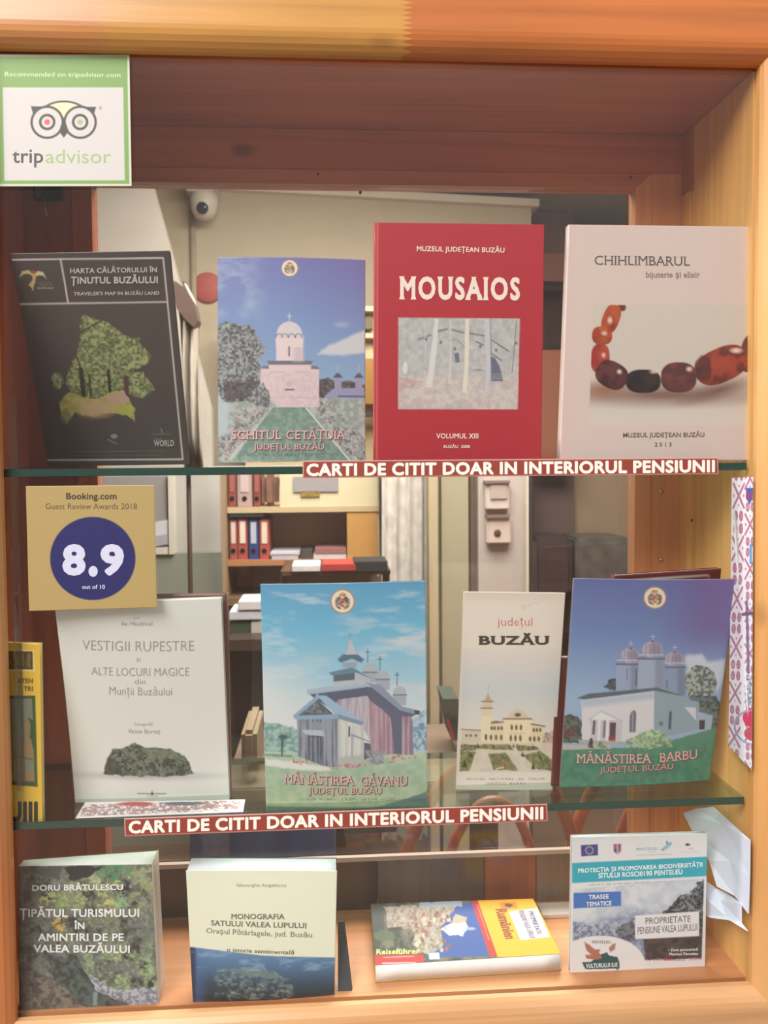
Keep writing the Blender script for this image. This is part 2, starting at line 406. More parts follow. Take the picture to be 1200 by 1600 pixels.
# ================================================================== LARGE STRUCTURE: the room behind the display case
XL, XR, ZT, ZB, D = -.294, .4024, H0+.3665, H0-.5093, .1596
XLi = XL-.034
def struct(o): o['kind'] = 'structure'; return o
S_ = lambda c, **k: paint(c, k.pop('rough', .8), k.pop('var', .04), k.pop('scale', 4), **k)
RX0, RX1, RY1, RZ = -2.6, 2.6, 5.2, H0+1.32
struct(MB().box((RX0, .0, -.05), (RX1, RY1, 0)).obj('floor', S_((105, 78, 62))))
struct(MB().box((RX0, .0, RZ), (RX1, RY1, RZ+.05)).obj('ceiling', S_((175, 165, 150))))
struct(MB().box((RX0, RY1, 0), (RX1, RY1+.05, RZ)).obj('wall_back', S_((112, 62, 42))))
struct(MB().box((RX0-.05, 0, 0), (RX0, RY1, RZ)).obj('wall_left', S_((170, 160, 145))))
struct(MB().box((RX1, 0, 0), (RX1+.05, RY1, RZ)).obj('wall_right', S_((150, 120, 95))))
struct(MB().box((-6, -9, -.05), (6, .0, 0)).obj('floor_outside', S_((162, 146, 130), var=.1, scale=2)))
wf = MB(); ox0, ox1, oz0, oz1 = XL-.10, XR+.10, ZB-.10, ZT+.10
wf.box((RX0, .005, 0), (ox0, .05, RZ)); wf.box((ox1, .005, 0), (RX1, .05, RZ)); wf.box((ox0, .005, 0), (ox1, .05, oz0)); wf.box((ox0, .005, oz1), (ox1, .05, RZ))
struct(wf.obj('wall_front', S_((178, 150, 120))))

# ================================================================== THE DISPLAY CASE
case = empty('display_case', ((XL+XR)/2, .07, ZB-.07), 'varnished pine display case with a glazed front, open view through its glazed back', 'display case')
_cx = (XL+XR)/2; _xa, _xb = at(150, 40, -.018)[0]-_cx, at(628, 40, -.018)[0]-_cx
PINE_T = wood((196, 136, 84), (190, 128, 74), 'X', .3, .3, 1.3, ((_xa, (200, 144, 72)), (_xb, (188, 108, 54)), (.36, (176, 90, 46))))
PINE_L = wood((196, 120, 70), (202, 150, 94), 'Z', .3, .3, 4.1)
PINE_R = wood((216, 168, 110), (202, 146, 88), 'Z', .3, .3, 7.7)
PINE_B = wood((204, 158, 112), (194, 140, 92), 'X', .32, .3, 2.2)
PROF = [(0, .0), (0, -.006), (.0022, -.0098), (.006, -.0138), (.0105, -.0163), (.015, -.0174), (.019, -.0178), (.094, -.0178), (.098, -.014), (.098, .0)]
def rail(name, a, b, da, db, mat, prof=PROF, y0=0.):
    """mitred rail: sweep prof from corner a to corner b; da, db point outward along the mitres"""
    V = []
    for c, d in ((a, da), (b, db)):
        for o, y in prof: V.append((c[0]+d[0]*o, y0+y, c[1]+d[1]*o))
    n = len(prof)
    Fs = [list(range(n)), list(range(2*n-1, n-1, -1))] + [[i, n+i, n+(i+1) % n, (i+1) % n] for i in range(n)]
    return mesh(name, V, Fs, mat, case)
TLc, TRc, BLc, BRc = (XL, ZT), (XR, ZT), (XL, ZB), (XR, ZB)
rail('top_rail', TLc, TRc, (-1, 1), (1, 1), PINE_T)
rail('front_stile', BLc, TLc, (-1, -1), (-1, 1), PINE_L)
rail('front_stile', TRc, BRc, (1, 1), (1, -1), PINE_R)
rail('bottom_rail', BRc, BLc, (1, -1), (-1, -1), PINE_B)
# carcass boards
DARKP = wood((128, 66, 38), (112, 56, 34), 'X', .28, .5, .7)
HONEY = wood((238, 186, 112), (226, 166, 92), 'Z', .3, .35, 5.5)
REDP = wood((186, 108, 78), (170, 94, 66), 'Z', .25, .4, 9.1)
MB().box((XLi-.018, .006, ZT+.0005), (XR+.018, D+.02, ZT+.019)).obj('top_board', wood((196, 116, 76), (176, 98, 62), 'X', .3, .6, .7), case)
MB().box((XR, .006, ZB-.018), (XR+.018, D+.02, ZT)).obj('side_board', HONEY, case)
MB().box((XLi-.018, .006, ZB-.018), (XLi, D+.02, ZT)).obj('side_board', REDP, case)
MB().box((XLi, .006, ZB-.018), (XR, D+.02, ZB)).obj('bottom_board', wood((206, 144, 96), (186, 120, 76), 'X', .34, .3, 3.3), case)
# thin red-brown plank glued along the inside of the right side board, with the small ledge seen in the photograph
MB().box((XR-.0025, D-.020, ZB), (XR-.0001, D-.0005, at_x(1092, 290, XR)[2])).obj('edge_strip', HONEY, case)
MB().box((XR-.0025, D-.026, at_x(1092, 290, XR)[2]), (XR-.0001, D-.0005, ZT-.0005)).obj('edge_strip', wood((196, 116, 56), (180, 98, 48), 'Z', .3, .3, 2.5), case)
# back frame (outer) and glazed door frame (inner moulding)
ORANGE = wood((206, 124, 76), (188, 106, 64), 'X', .3, .45, 6.2)
ORANGEV = wood((226, 156, 104), (208, 136, 86), 'Z', .3, .45, 8.2)
bx1 = at(1017, 700, D)[0]; bx0 = at(118, 600, D)[0]; bz1 = at(600, 266, D)[2]; bz0 = ZB
ix1 = at(991, 700, D)[0]; ix0 = at(148, 500, D)[0]; iz1 = at(600, 290, D)[2]; iz0 = at(600, 1338, D)[2]
MB().box((XLi, D, bz1), (XR, D+.018, ZT)).obj('back_rail', wood((204, 120, 76), (186, 100, 62), 'X', .3, .5, 6.2), case)
MB().box((bx1, D, ZB), (XR, D+.018, bz1)).obj('back_stile', ORANGEV, case)
MB().box((XLi, D, ZB), (bx0, D+.018, bz1)).obj('back_stile', wood((176, 100, 70), (158, 86, 60), 'Z', .2, .4, 3.8), case)
PR2 = [(0, .02), (0, .0), (.002, -.002), (.012, -.002), (.014, .0), (bx1-ix1-.0008, .0), (bx1-ix1-.0008, .02)]
def inner(name, a, b, da, db, mat, prof): return rail(name, a, b, da, db, mat, prof, D)
wL = ix0-bx0-.001; wT = bz1-iz1-.001; wR = bx1-ix1-.001
def rail4(name, pts, mat):
    """door frame piece: front outline as four (x,z) corners, inner edge first"""
    MB().prism([(x, D-.002, z) for x, z in pts], (0, .022, 0)).obj(name, mat, case)
rail4('door_rail', [(ix0, iz1), (ix1, iz1), (ix1+wR, iz1+wT), (ix0-wL, iz1+wT)], ORANGE)
rail4('door_stile', [(ix1, iz1), (ix1, iz0), (ix1+wR, iz0), (ix1+wR, iz1+wT)], ORANGEV)
rail4('door_stile', [(ix0, iz0), (ix0, iz1), (ix0-wL, iz1+wT), (ix0-wL, iz0)], wood((196, 110, 74), (176, 94, 62), 'Z', .25, .4, 1.8))
for px0, px1, c in ((118, 250, (70, 52, 42)), (250, 590, (78, 62, 54)), (590, 757, (112, 92, 80)), (757, 838, (150, 84, 60)), (838, 1017, (118, 96, 84))):
    x0, x1 = at(px0, 1400, D)[0], at(px1, 1400, D)[0]
    MB().box((x0+.0003, D, ZB), (x1-.0003, D+.016, iz0-.004), .0008).obj('back_panel', wood(c, tuple(int(v*.9) for v in c), 'Z', .22, .3, px0*.01), case)
MB().box((bx0, D-.0004, iz0-.005), (bx1, D+.006, iz0)).obj('glazing_bar', paint((186, 164, 150), .35), case)
GL = glass((.97, .975, .97))
MB().box((ix0+.0005, D+.008, iz0+.0005), (ix1-.0005, D+.011, iz1-.0005)).obj('back_pane', GL, case)['label'] = 'clear glass pane of the back door'
MB().box((XL-.004, .0004, ZB-.004), (XR+.004, .0044, ZT+.004)).obj('front_pane', GL, case)['label'] = 'clear glass pane of the front'
for py in (768, 875):
    p = at(1033, py, D); MB().lathe((p[0], D, p[2]), (0, -1, 0), [(.0026, 0), (.0026, .0006), (.0018, .0014), (.0004, .0017)], 14).obj('screw', paint((190, 190, 185), .3, .02, 50, 1.0), case, True)
for x, y, Y in ((497, 272, None), (985, 277, None), (563, 300, None)):
    p = at(x, y, D-.002); MB().lathe((p[0], D+.0005, p[2]), (0, -1, 0), [(.0018, 0), (.0014, .0032)], 10).obj('nail', paint((60, 36, 26), .5), case)
p = at_x(1081, 813, XR-.0025); MB().lathe(p, (-1, 0, 0), [(.0022, 0), (.0015, .0006)], 10).obj('nail', paint((60, 40, 26), .5), case)
# lock with a key tag in the top left corner, on the back stile
p = at(75, 300, D-.001)
lk = MB().box((p[0]-.014, D-.007, p[2]-.010), (p[0]+.016, D-.0003, p[2]+.016), .001).obj('lock', paint((44, 42, 38), .35, .1, 60, .6), case)
MB().tube([(p[0]-.002, D-.008, p[2]-.010), (p[0]-.0005, D-.010, p[2]-.020), (p[0]+.001, D-.010, p[2]-.028)], .0009, 6).obj('key', paint((215, 205, 190), .3, .02, 40, .7), lk, True)
p = at(62, 304, D-.006); MB().box((p[0]-.004, D-.009, p[2]-.003), (p[0]+.002, D-.0005, p[2]+.010), .0006).obj('hasp', paint((150, 140, 125), .3, .1, 60, .9), case)
# clear strip standing in for the light streak reflected on the left side board
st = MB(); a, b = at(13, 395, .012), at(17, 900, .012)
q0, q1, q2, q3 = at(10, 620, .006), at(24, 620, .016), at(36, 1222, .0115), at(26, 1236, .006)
st.prism([q0, q1, q2, q3], (.0015, 0, 0)).obj('reflection_streak', glass((.86, .86, .84), gain=2.2), case)

# glass shelves
ZS, Z2 = H0-.0028, H0-.3290
SG = glass((.80, .90, .85), gain=1.1); EG = paint((34, 66, 56), .15, .1, 20)
for z, lab in ((ZS, 'upper glass shelf with dark green edge'), (Z2, 'lower glass shelf with dark green edge, carrying the middle row of books')):
    sh = empty('glass_shelf', ((XL+XR)/2, .08, z-.007), lab, 'shelf', 'glass shelves of the display case')
    MB().box((XLi+.0006, .0068, z-.007), (XR-.003, D-.004, z)).obj('glass_sheet', SG, sh)
    MB().box((XLi+.0006, .0058, z-.007), (XR-.003, .0067, z), .0002).obj('front_edge', EG, sh)['label'] = 'dark green polished front edge'
    MB().box((XLi+.0006, D-.0039, z-.007), (XR-.003, D-.003, z), .0002).obj('back_edge', EG, sh)['label'] = 'dark green back edge'

# ================================================================== BOOKS
PR = printed(.36); WHITEP = paint((226, 224, 220), .8, .04, 300)
def book(name, label, sheet, ink, t, step, page=WHITEP, back=(120, 110, 105), texts=(), cat='book', group='books and booklets shown in the case', spine=None, cover_t=.0004, mat=None, seg=10, cover_ink_name='front_cover'):
    tm = t(np.array([.5]), np.array([1.]))[0] if callable(t) else t
    base = (sheet.q[2]+sheet.q[3])/2 + sheet.back*tm/2
    o = empty(name, base, label, cat, group)
    sheet.slab(cover_ink_name, mat or PR, o, 0, cover_t, ink=ink, step=step, smooth=True)
    tf = t if callable(t) else (lambda U, V: np.full(len(U), t))
    sheet.slab('page_block', page, o, cover_t*1.1, lambda U, V: tf(U, V)-cover_t*1.1, seg, seg, u0=.006, u1=.994, v0=.004, v1=.998, smooth=False)
    sheet.slab('back_cover', paint(back, .4), o, lambda U, V: tf(U, V)-cover_t, tf, seg, seg)
    if spine:
        side, col = spine
        u0, u1 = ((-.004, .0055) if side == 'l' else (.9945, 1.004))
        sheet.slab('spine', paint(col, .35), o, lambda U, V: np.full(len(U), cover_t*.2), tf, 2, seg, u0=u0, u1=u1, smooth=True)
    if texts: sheet.text(texts, 'lettering', o)
    return o
def crest(a, cx, cy, r, red=(180, 70, 60)):
    a.ell(cx, cy, r, r, (176, 120, 96)); a.ell(cx, cy, r*.9, r*.9, (232, 214, 190))
    a.ell(cx, cy-r*.55, r*.26, r*.16, (190, 120, 60)); a.ell(cx-r*.34, cy-r*.05, r*.24, r*.36, (70, 66, 74), rot=.5); a.ell(cx+r*.34, cy-r*.05, r*.24, r*.36, (70, 66, 74), rot=-.5)
    a.ell(cx, cy+r*.1, r*.28, r*.36, red); a.ell(cx-r*.1, cy+r*.05, r*.1, r*.15, (60, 80, 130)); a.ell(cx+r*.12, cy+r*.2, r*.1, r*.12, (210, 170, 70))
    a.ell(cx-r*.36, cy+r*.45, r*.26, r*.1, (90, 70, 60), rot=.6); a.ell(cx+r*.36, cy+r*.45, r*.26, r*.1, (90, 70, 60), rot=-.6)
    a.mix(a.em(cx, cy, r*.62, r*.68)*.35, (60, 50, 50), (232, 214, 190), r*.12, 9)

# ---- upper shelf
def ink_map(x, y):
    a = Art(x, y, (88, 76, 74)); a.mottled(.12, 160)
    a.poly([(65, 133), (100, 133), (330, 1335), (275, 1340)], (80, 69, 66), soft=20)
    W_ = (222, 214, 208)
    a.line([(62, 134), (955, 123), (1070, 1303), (275, 1308)], 9, W_); a.line([(352, 131), (395, 380)], 9, W_); a.line([(100, 390), (978, 376)], 9, W_)
    # palm-like bird emblem
    a.poly([(110, 235), (130, 200), (165, 193), (195, 215), (200, 235), (170, 215), (140, 215)], (222, 200, 140)); a.poly([(270, 243), (250, 205), (220, 198), (200, 215), (195, 235), (225, 222), (250, 225)], (226, 212, 170))
    a.poly([(190, 205), (210, 210), (205, 260), (190, 300), (165, 280), (188, 250)], (214, 180, 110)); a.ell(192, 205, 14, 10, (190, 80, 50)); a.line([(195, 240), (190, 308)], 6, (200, 200, 150))
    # tree
    tr = a.pm([(478, 458), (590, 485), (640, 505), (720, 565), (795, 590), (872, 690), (850, 735), (765, 775), (845, 790), (908, 890), (832, 945), (768, 920), (710, 880), (600, 930), (420, 925), (385, 860), (400, 780), (440, 690), (462, 600), (460, 520)], 22, 45, 3)
    a.mix(tr, (92, 102, 70), (184, 192, 132), 13, 4, .3, .68)
    a.mix(tr*np.clip((fbm(x/34, y/34, 31)-.5)*6, 0, 1)*.6, (66, 74, 54), (120, 128, 92), 10, 5)
    a.mix(a.em(338, 835, 34, 48, 12, 25, 6), (110, 118, 80), (180, 186, 140), 14, 8)
    a.line([(462, 556), (590, 486)], 9, (70, 58, 50)); a.line([(470, 770), (488, 935)], 26, (58, 52, 46)); a.line([(520, 800), (528, 935)], 12, (74, 66, 54)); a.line([(632, 780), (640, 900)], 20, (66, 52, 48)); a.line([(735, 820), (738, 910)], 30, (96, 68, 66)); a.line([(450, 700), (475, 790)], 10, (66, 58, 50))
    g = a.pm([(345, 962), (400, 902), (480, 932), (570, 942), (650, 900), (700, 895), (768, 960), (792, 1078), (740, 1040), (640, 1025), (560, 1052), (500, 1040), (430, 1025), (390, 1090), (355, 1045)], 12, 40, 8)
    a.mix(g, (168, 168, 84), (206, 190, 120), 40, 3); a.ell(560, 1000, 95, 45, (214, 178, 140), soft=25); a.put(a.pm([(620, 930), (720, 890), (760, 960), (640, 985)], 8, 20, 4), (206, 172, 150))
    a.put(a.em(735, 1010, 55, 30, 8, 20)*.8, (188, 196, 90)); a.put(a.em(380, 1050, 34, 45, 10, 20)*.6, (130, 130, 80))
    a.ell(665, 1165, 20, 14, (170, 160, 155), warp=6, sc=8); a.line([(630, 1185), (680, 1210)], 7, (150, 140, 136)); a.line([(400, 1258), (970, 1252)], 3, (130, 118, 114)); a.line([(400, 1282), (940, 1278)], 3, (120, 108, 104))
    a.line([(885, 1155), (1005, 1152)], 5, (130, 118, 114)); a.line([(940, 1120), (950, 1145)], 5, (170, 160, 155)); a.ell(293, 1188, 16, 16, (110, 60, 52)); a.ell(299, 1186, 12, 12, (86, 74, 72))
    a.line([(215, 265), (300, 262)], 3, (130, 118, 110))
    return a.c
s = Sheet([(62, 98), (995, 80), (1112, 1333), (285, 1345)], (0, 370), 3.75, Y=(.010, .120))
book('folded_map', "dark grey-brown folded traveller's map with a green tree cutout, first on the upper shelf", s, ink_map, .005, 5.0, back=(70, 62, 60), cat='map', texts=[
    ('HARTA CĂLĂTORULUI ÎN', 408, 918, 210, 27, (226, 220, 214), dict(w=.02, serif=(.04, .02), y1=203)),
    ('ȚINUTUL BUZĂULUI', 413, 924, 270, 36, (226, 220, 214), dict(w=.03, serif=(.05, .03), y1=266)),
    ("TRAVELER'S MAP IN BUZĂU LAND", 428, 932, 338, 19, (226, 220, 214), dict(w=.015, serif=(.04, .03), y1=334)),
    ('ȚINUTUL', 218, 305, 284, 11, (150, 138, 130), dict(y1=282)), ('BUZĂULUI', 218, 310, 302, 11, (190, 180, 172), dict(w=.02, y1=300)),
    ('WORLD', 900, 1018, 1224, 34, (214, 208, 204), dict(w=.02, y1=1222)), ('Travel', 900, 945, 1186, 9, (190, 182, 178))])

def sky(a, top, bot, y0, y1): a.vgrad([(y0, top), (y1, bot)])
def ink_schitul(x, y):
    a = Art(x, y, (120, 130, 175)); a.vgrad([(120, (112, 112, 168)), (500, (122, 142, 186)), (850, (134, 162, 190))])
    a.put(np.clip((x-560)/600, 0, 1)*np.clip((700-y)/600, 0, 1)*.6, (120, 96, 150))
    a.put(np.clip(fbm(x/120, y/90, 3)-.45, 0, 1)*2.4*np.clip((460-x)/160, 0, 1)*np.clip((560-y)/160, 0, 1), (160, 178, 200))
    a.poly([(740, 690), (800, 640), (880, 605), (1015, 545), (1015, 680), (900, 695)], (196, 196, 200), 8, 40, soft=9)
    a.ell(880, 517, 36, 14, (156, 164, 190), soft=12)
    # distant trees and wooden annexe
    a.mix(a.pm([(745, 845), (800, 825), (850, 850), (930, 845), (1015, 865), (1015, 960), (745, 960)], 8, 20), (70, 58, 62), (110, 96, 96), 12)
    a.poly([(780, 935), (830, 890), (1010, 885), (1010, 960), (780, 965)], (146, 144, 178)); a.line([(860, 935), (1010, 935)], 8, (84, 76, 92))
    for cx in (856, 978):
        a.poly([(cx-30, 828), (cx, 790), (cx+30, 828)], (84, 84, 110)); a.poly([(cx-20, 828), (cx+20, 828), (cx+20, 900), (cx-20, 900)], (150, 146, 170)); a.line([(cx, 752), (cx, 800)], 4, (190, 180, 190))
    # garden
    a.mix(a.pm([(145, 930), (1020, 950), (1020, 1330), (145, 1330)]), (142, 152, 146), (176, 178, 172), 26, 4)
    a.mix(a.pm([(480, 1000), (670, 1000), (925, 1315), (235, 1315)], 3, 30), (110, 134, 122), (136, 154, 142), 20, 6)
    a.line([(672, 1005), (925, 1312)], 8, (214, 206, 196)); a.line([(390, 1110), (225, 1300)], 6, (200, 196, 190))
    for P, sd in (([(150, 1060), (300, 1000), (460, 1000), (330, 1160), (200, 1310), (150, 1310)], 3), ([(720, 960), (860, 960), (900, 1100), (1015, 1160), (1015, 1310), (930, 1290), (760, 1090)], 5)):
        m = a.pm(P, 25, 30, sd); a.mix(m*np.clip((fbm(x/24, y/24, sd)-.38)*6, 0, 1), (96, 98, 98), (190, 176, 174), 11, sd+2, .3, .7)
    a.poly([(150, 915), (178, 915), (178, 970), (215, 970), (215, 1150), (150, 1180)], (176, 186, 190), soft=14)
    # big tree
    m = a.pm([(145, 520), (200, 490), (280, 510), (350, 530), (400, 600), (438, 650), (420, 710), (395, 730), (400, 780), (405, 850), (460, 930), (455, 1000), (380, 980), (300, 960), (190, 965), (145, 900)], 18, 30, 7)
    a.mix(m, (72, 68, 74), (158, 160, 160), 12, 3, .3, .7); a.put(a.pm([(175, 850), (400, 840), (400, 900), (300, 960), (190, 965)], 20, 30)*.75, (74, 56, 62))
    # church
    PK, PS = (214, 190, 192), (186, 160, 166)
    a.poly([(405, 775), (746, 775), (746, 1000), (500, 1000), (460, 930), (405, 880)], PK, 2, 20); a.mix(a.pm([(405, 800), (746, 800), (746, 1000), (500, 1000), (405, 880)])*.4, PK, PS, 18)
    a.poly([(402, 775), (420, 758), (735, 758), (752, 778)], (118, 112, 124)); a.poly([(455, 750), (700, 750), (700, 785), (455, 785)], PK); a.poly([(442, 730), (712, 730), (700, 752), (455, 752)], (108, 104, 116))
    a.poly([(497, 585), (652, 585), (652, 728), (497, 728)], (220, 198, 198)); a.poly([(600, 585), (652, 585), (652, 728), (600, 728)], (200, 178, 184), soft=16)
    a.ell(574, 575, 74, 74, (206, 196, 200)); a.poly([(496, 600), (652, 600), (652, 650), (496, 650)], (220, 198, 198))
    for cx in (515, 548, 588, 628): a.ring(cx, 590, 18, 5, (110, 92, 104))
    a.poly([(495, 596), (655, 596), (655, 625), (495, 625)], (220, 198, 198)); a.line([(574, 455), (574, 505)], 5, (206, 196, 206)); a.line([(562, 468), (586, 468)], 4, (206, 196, 206))
    a.line([(573, 650), (573, 698)], 12, (130, 116, 128)); a.line([(552, 898), (600, 898)], 9, (88, 70, 80)); a.line([(460, 795), (540, 795)], 6, PS); a.line([(605, 795), (690, 795)], 6, PS); a.ell(574, 862, 16, 20, (196, 170, 176)); a.line([(410, 940), (740, 945)], 4, PS)
    m = a.pm([(360, 900), (420, 860), (460, 910), (450, 1000), (370, 990)], 14, 20, 9); a.mix(m, (92, 88, 92), (160, 158, 158), 12, 4)
    crest(a, 576, 190, 50, (150, 120, 90))
    a.put(a.pm([(290, 1268), (860, 1268), (860, 1286), (290, 1286)])*(fbm(x/7, y/7, 5) > .52)*.6, (90, 80, 84))
    return a.c
def gentle(amp): return lambda u, v: amp*np.sin(np.pi*u)
PKT, PKS = (222, 178, 174), (138, 74, 80)
s = Sheet([(150, 120), (1015, 135), (1016, 1312), (153, 1325)], (300, 370), 3.75, Y=(.040, .036), bulge=lambda u, v: .004*np.sin(np.pi*u))
book('booklet', 'blue-sky booklet with a pink single-domed church, second on the upper shelf', s, ink_schitul, .0035, 5.0, cat='booklet', texts=[
    ('SCHITUL', 238, 530, 1190, 50, PKS, dict(serif=THK, w=.02, dl=0)), ('CETĂȚUIA', 560, 908, 1190, 50, PKS, dict(serif=THK, w=.02)),
    ('SCHITUL', 234, 526, 1186, 50, PKT, dict(serif=THK, w=.0, dl=.0003)), ('CETĂȚUIA', 556, 904, 1186, 50, PKT, dict(serif=THK, w=.0, dl=.0003)),
    ('JUDEȚUL BUZĂU', 368, 783, 1250, 34, PKS, dict(serif=SER, w=.02)), ('JUDEȚUL BUZĂU', 365, 780, 1247, 34, PKT, dict(serif=SER, dl=.0003))])
# pale leaf flared out under the booklet
lf = MB(); P0, P1, P2, P3 = at(326, 722, .012), at(440, 723, .026), at(560, 720, .03), at(345, 719, .036)
z = ZS+.0008
lf.prism([(P0[0], P0[1], z), (P1[0], P1[1], z), (P2[0], P2[1]+.004, z+.0005), (P3[0], P3[1]-.004, z+.0005)], (0, 0, -.0006)).obj('loose_leaf', paint((226, 218, 208), .7), None)
tag(bpy.data.objects['loose_leaf'], 'thin white leaf lying flat under the pink church booklet, upper shelf', 'paper')

CR = (236, 216, 204)
def ink_mous(x, y):
    a = Art(x, y, (172, 36, 46)); a.line([(72, 100), (68, 1455)], 6, (206, 110, 106), soft=4)
    m = a.pm([(190, 645), (880, 650), (867, 1165), (190, 1162)]); a.mix(m, (160, 160, 164), (194, 187, 180), 24, 3, .2, .8)
    a.mix(m*a.m(980-y, 20), (186, 168, 166), (200, 186, 178), 26, 5); a.mix(m*a.pm([(190, 980), (340, 1010), (190, 1060)], 10, 20), (184, 150, 150), (196, 170, 164), 16)
    a.mix(m*np.clip((fbm(x/40, y/40, 19)-.48)*4, 0, 1)*.5, (140, 144, 150), (182, 178, 172), 11, 2, .25, .75)
    for P in ([(300, 770), (375, 742)], [(412, 722), (470, 708)], [(485, 712), (560, 730)], [(590, 733), (680, 748)], [(720, 772), (815, 835)], [(630, 780), (672, 800)], [(720, 850), (772, 885)]): a.line(P, 7, (96, 92, 98), soft=3)
    a.line([(480, 775), (520, 768), (558, 805)], 6, (136, 132, 136)); a.line([(862, 655), (845, 860), (835, 960)], 5, (112, 110, 112)); a.line([(340, 680), (345, 900)], 5, (190, 188, 188))
    a.put(m*a.pm([(345, 1040), (375, 840), (395, 650), (418, 650), (405, 850), (382, 1040)], 4, 30), (206, 200, 198)); a.put(m*a.pm([(470, 1020), (482, 840), (482, 650), (490, 650), (492, 850), (486, 1020)], 3, 20), (196, 190, 186))
    a.put(m*a.pm([(552, 1070), (565, 900), (568, 652), (590, 652), (590, 900), (578, 1070)], 4, 30), (214, 204, 188)); a.put(m*a.pm([(680, 1070), (690, 900), (678, 652), (710, 652), (714, 900), (704, 1070)], 4, 30), (190, 184, 190)); a.line([(712, 655), (716, 900)], 6, (130, 128, 140))
    a.poly([(508, 848), (532, 842), (538, 898), (512, 900)], (104, 108, 122)); a.poly([(715, 865), (738, 872), (765, 920), (786, 1005), (715, 1005)], (96, 102, 118))
    for yy in (965, 978, 990): a.line([(718, yy), (780, yy)], 4, (150, 152, 160))
    for cx, cy in ((347, 768), (430, 785), (655, 808), (745, 830), (510, 822), (860, 790)): a.ell(cx, cy, 7, 9, (100, 96, 100))
    a.ell(228, 930, 14, 36, (206, 204, 204)); a.ell(645, 942, 32, 5, (130, 130, 136))
    return a.c
s = Sheet([(58, 100), (1020, 112), (1002, 1456), (55, 1452)], (570, 320), 3.636, Y=(.022, .018))
book('book', 'crimson paperback with a pale photograph of a stone wall, third on the upper shelf', s, ink_mous, .014, 4.8, back=(150, 34, 44), spine=('l', (206, 84, 84)), texts=[
    ('MUZEUL JUDEȚEAN BUZĂU', 294, 792, 264, 27, CR, dict(w=.02, y1=273)),
    ('MOUSAIOS', 194, 880, 534, 118, CR, dict(w=.04, serif=(.2, .085, 1.0), sp=1.2, y1=540)),
    ('VOLUMUL XIII', 405, 643, 1328, 27, CR, dict(w=.02)), ('BUZĂU  2008', 446, 595, 1382, 16, CR, dict(w=.02))])

def ink_chih(x, y):
    a = Art(x, y, (208, 186, 178)); a.put(np.clip((170-x)/70, 0, 1)*.5, (214, 176, 170))
    ph = a.pm([(265, 525), (1130, 528), (1092, 1178), (236, 1178)]); a.put(ph, (200, 186, 174)); a.put(ph*np.clip((y-950)/200, 0, 1), (206, 192, 182))
    k = a.c.copy()
    a.ell(640, 1010, 420, 48, (128, 96, 84), soft=38); a.ell(320, 985, 100, 40, (150, 104, 84), soft=30); a.ell(930, 985, 150, 30, (120, 86, 74), rot=-.3, soft=26)
    def bead(cx, cy, rx, ry, c1, c2, rot=0, hl=None, seed=3):
        m = a.m((np.sqrt((((x-cx)*math.cos(rot)+(y-cy)*math.sin(rot))/rx)**2.6+0 if False else (np.abs(((x-cx)*math.cos(rot)+(y-cy)*math.sin(rot))/rx)**2.5 + np.abs((-(x-cx)*math.sin(rot)+(y-cy)*math.cos(rot))/ry)**2.5))-1)*min(rx, ry)*.9)
        a.mix(m, c1, c2, 46, seed, .4, .6)
        a.put(m*np.clip((y-cy)/ry, 0, 1)*.45, tuple(int(v*.45) for v in c1))
        if hl: a.ell(hl[0], hl[1], hl[2], hl[3], (232, 196, 178), soft=8)
    bead(1110, 785, 60, 105, (110, 48, 40), (80, 34, 32), .2)
    bead(415, 540, 22, 20, (110, 40, 26), (120, 44, 30))
    bead(358, 600, 46, 78, (178, 78, 36), (150, 50, 30), .35, (352, 608, 10, 14))
    bead(300, 812, 50, 80, (170, 62, 38), (150, 44, 34), .05, (318, 795, 7, 9), 5)
    bead(310, 690, 54, 50, (178, 82, 40), (156, 56, 32), 0, (322, 678, 10, 8), 7)
    bead(362, 902, 88, 72, (66, 30, 30), (96, 44, 44), .5, (402, 884, 10, 10), 9)
    bead(530, 936, 94, 64, (30, 20, 22), (54, 34, 32), 0, (585, 885, 12, 6), 4)
    bead(950, 848, 148, 92, (158, 62, 42), (108, 42, 34), -.42, (1030, 770, 26, 12), 6)
    a.put(a.em(850, 870, 46, 70, 14, 30)*.7, (62, 34, 32))
    bead(720, 915, 96, 82, (112, 52, 50), (84, 44, 46), 0, (776, 870, 12, 10), 2)
    a.c = np.where(ph[:, None] > .5, a.c, k)
    return a.c
BR_ = (92, 76, 72)
s = Sheet([(135, 106), (1140, 118), (1122, 1370), (88, 1364)], (850, 320), 3.43, Y=(.014, .011))
book('book', 'pale pink softcover with a photograph of amber beads, fourth on the upper shelf', s, ink_chih, .010, 4.6, back=(200, 180, 172), spine=('l', (226, 206, 198)), texts=[
    ('CHIHLIMBARUL', 270, 778, 315, 47, BR_, dict(serif=(.028, .07, .1), w=-.004, y1=320)), ('bijuterie și elixir', 542, 833, 382, 30, (120, 104, 98), dict(serif=(.025, .05, .1), w=0)),
    ('MUZEUL JUDEȚEAN BUZĂU', 420, 858, 1242, 23, BR_, dict(serif=(.03, .04), w=.01, y1=1239)), ('2 0 1 3', 590, 680, 1292, 21, BR_, dict(serif=(.03, .04), w=.01))])

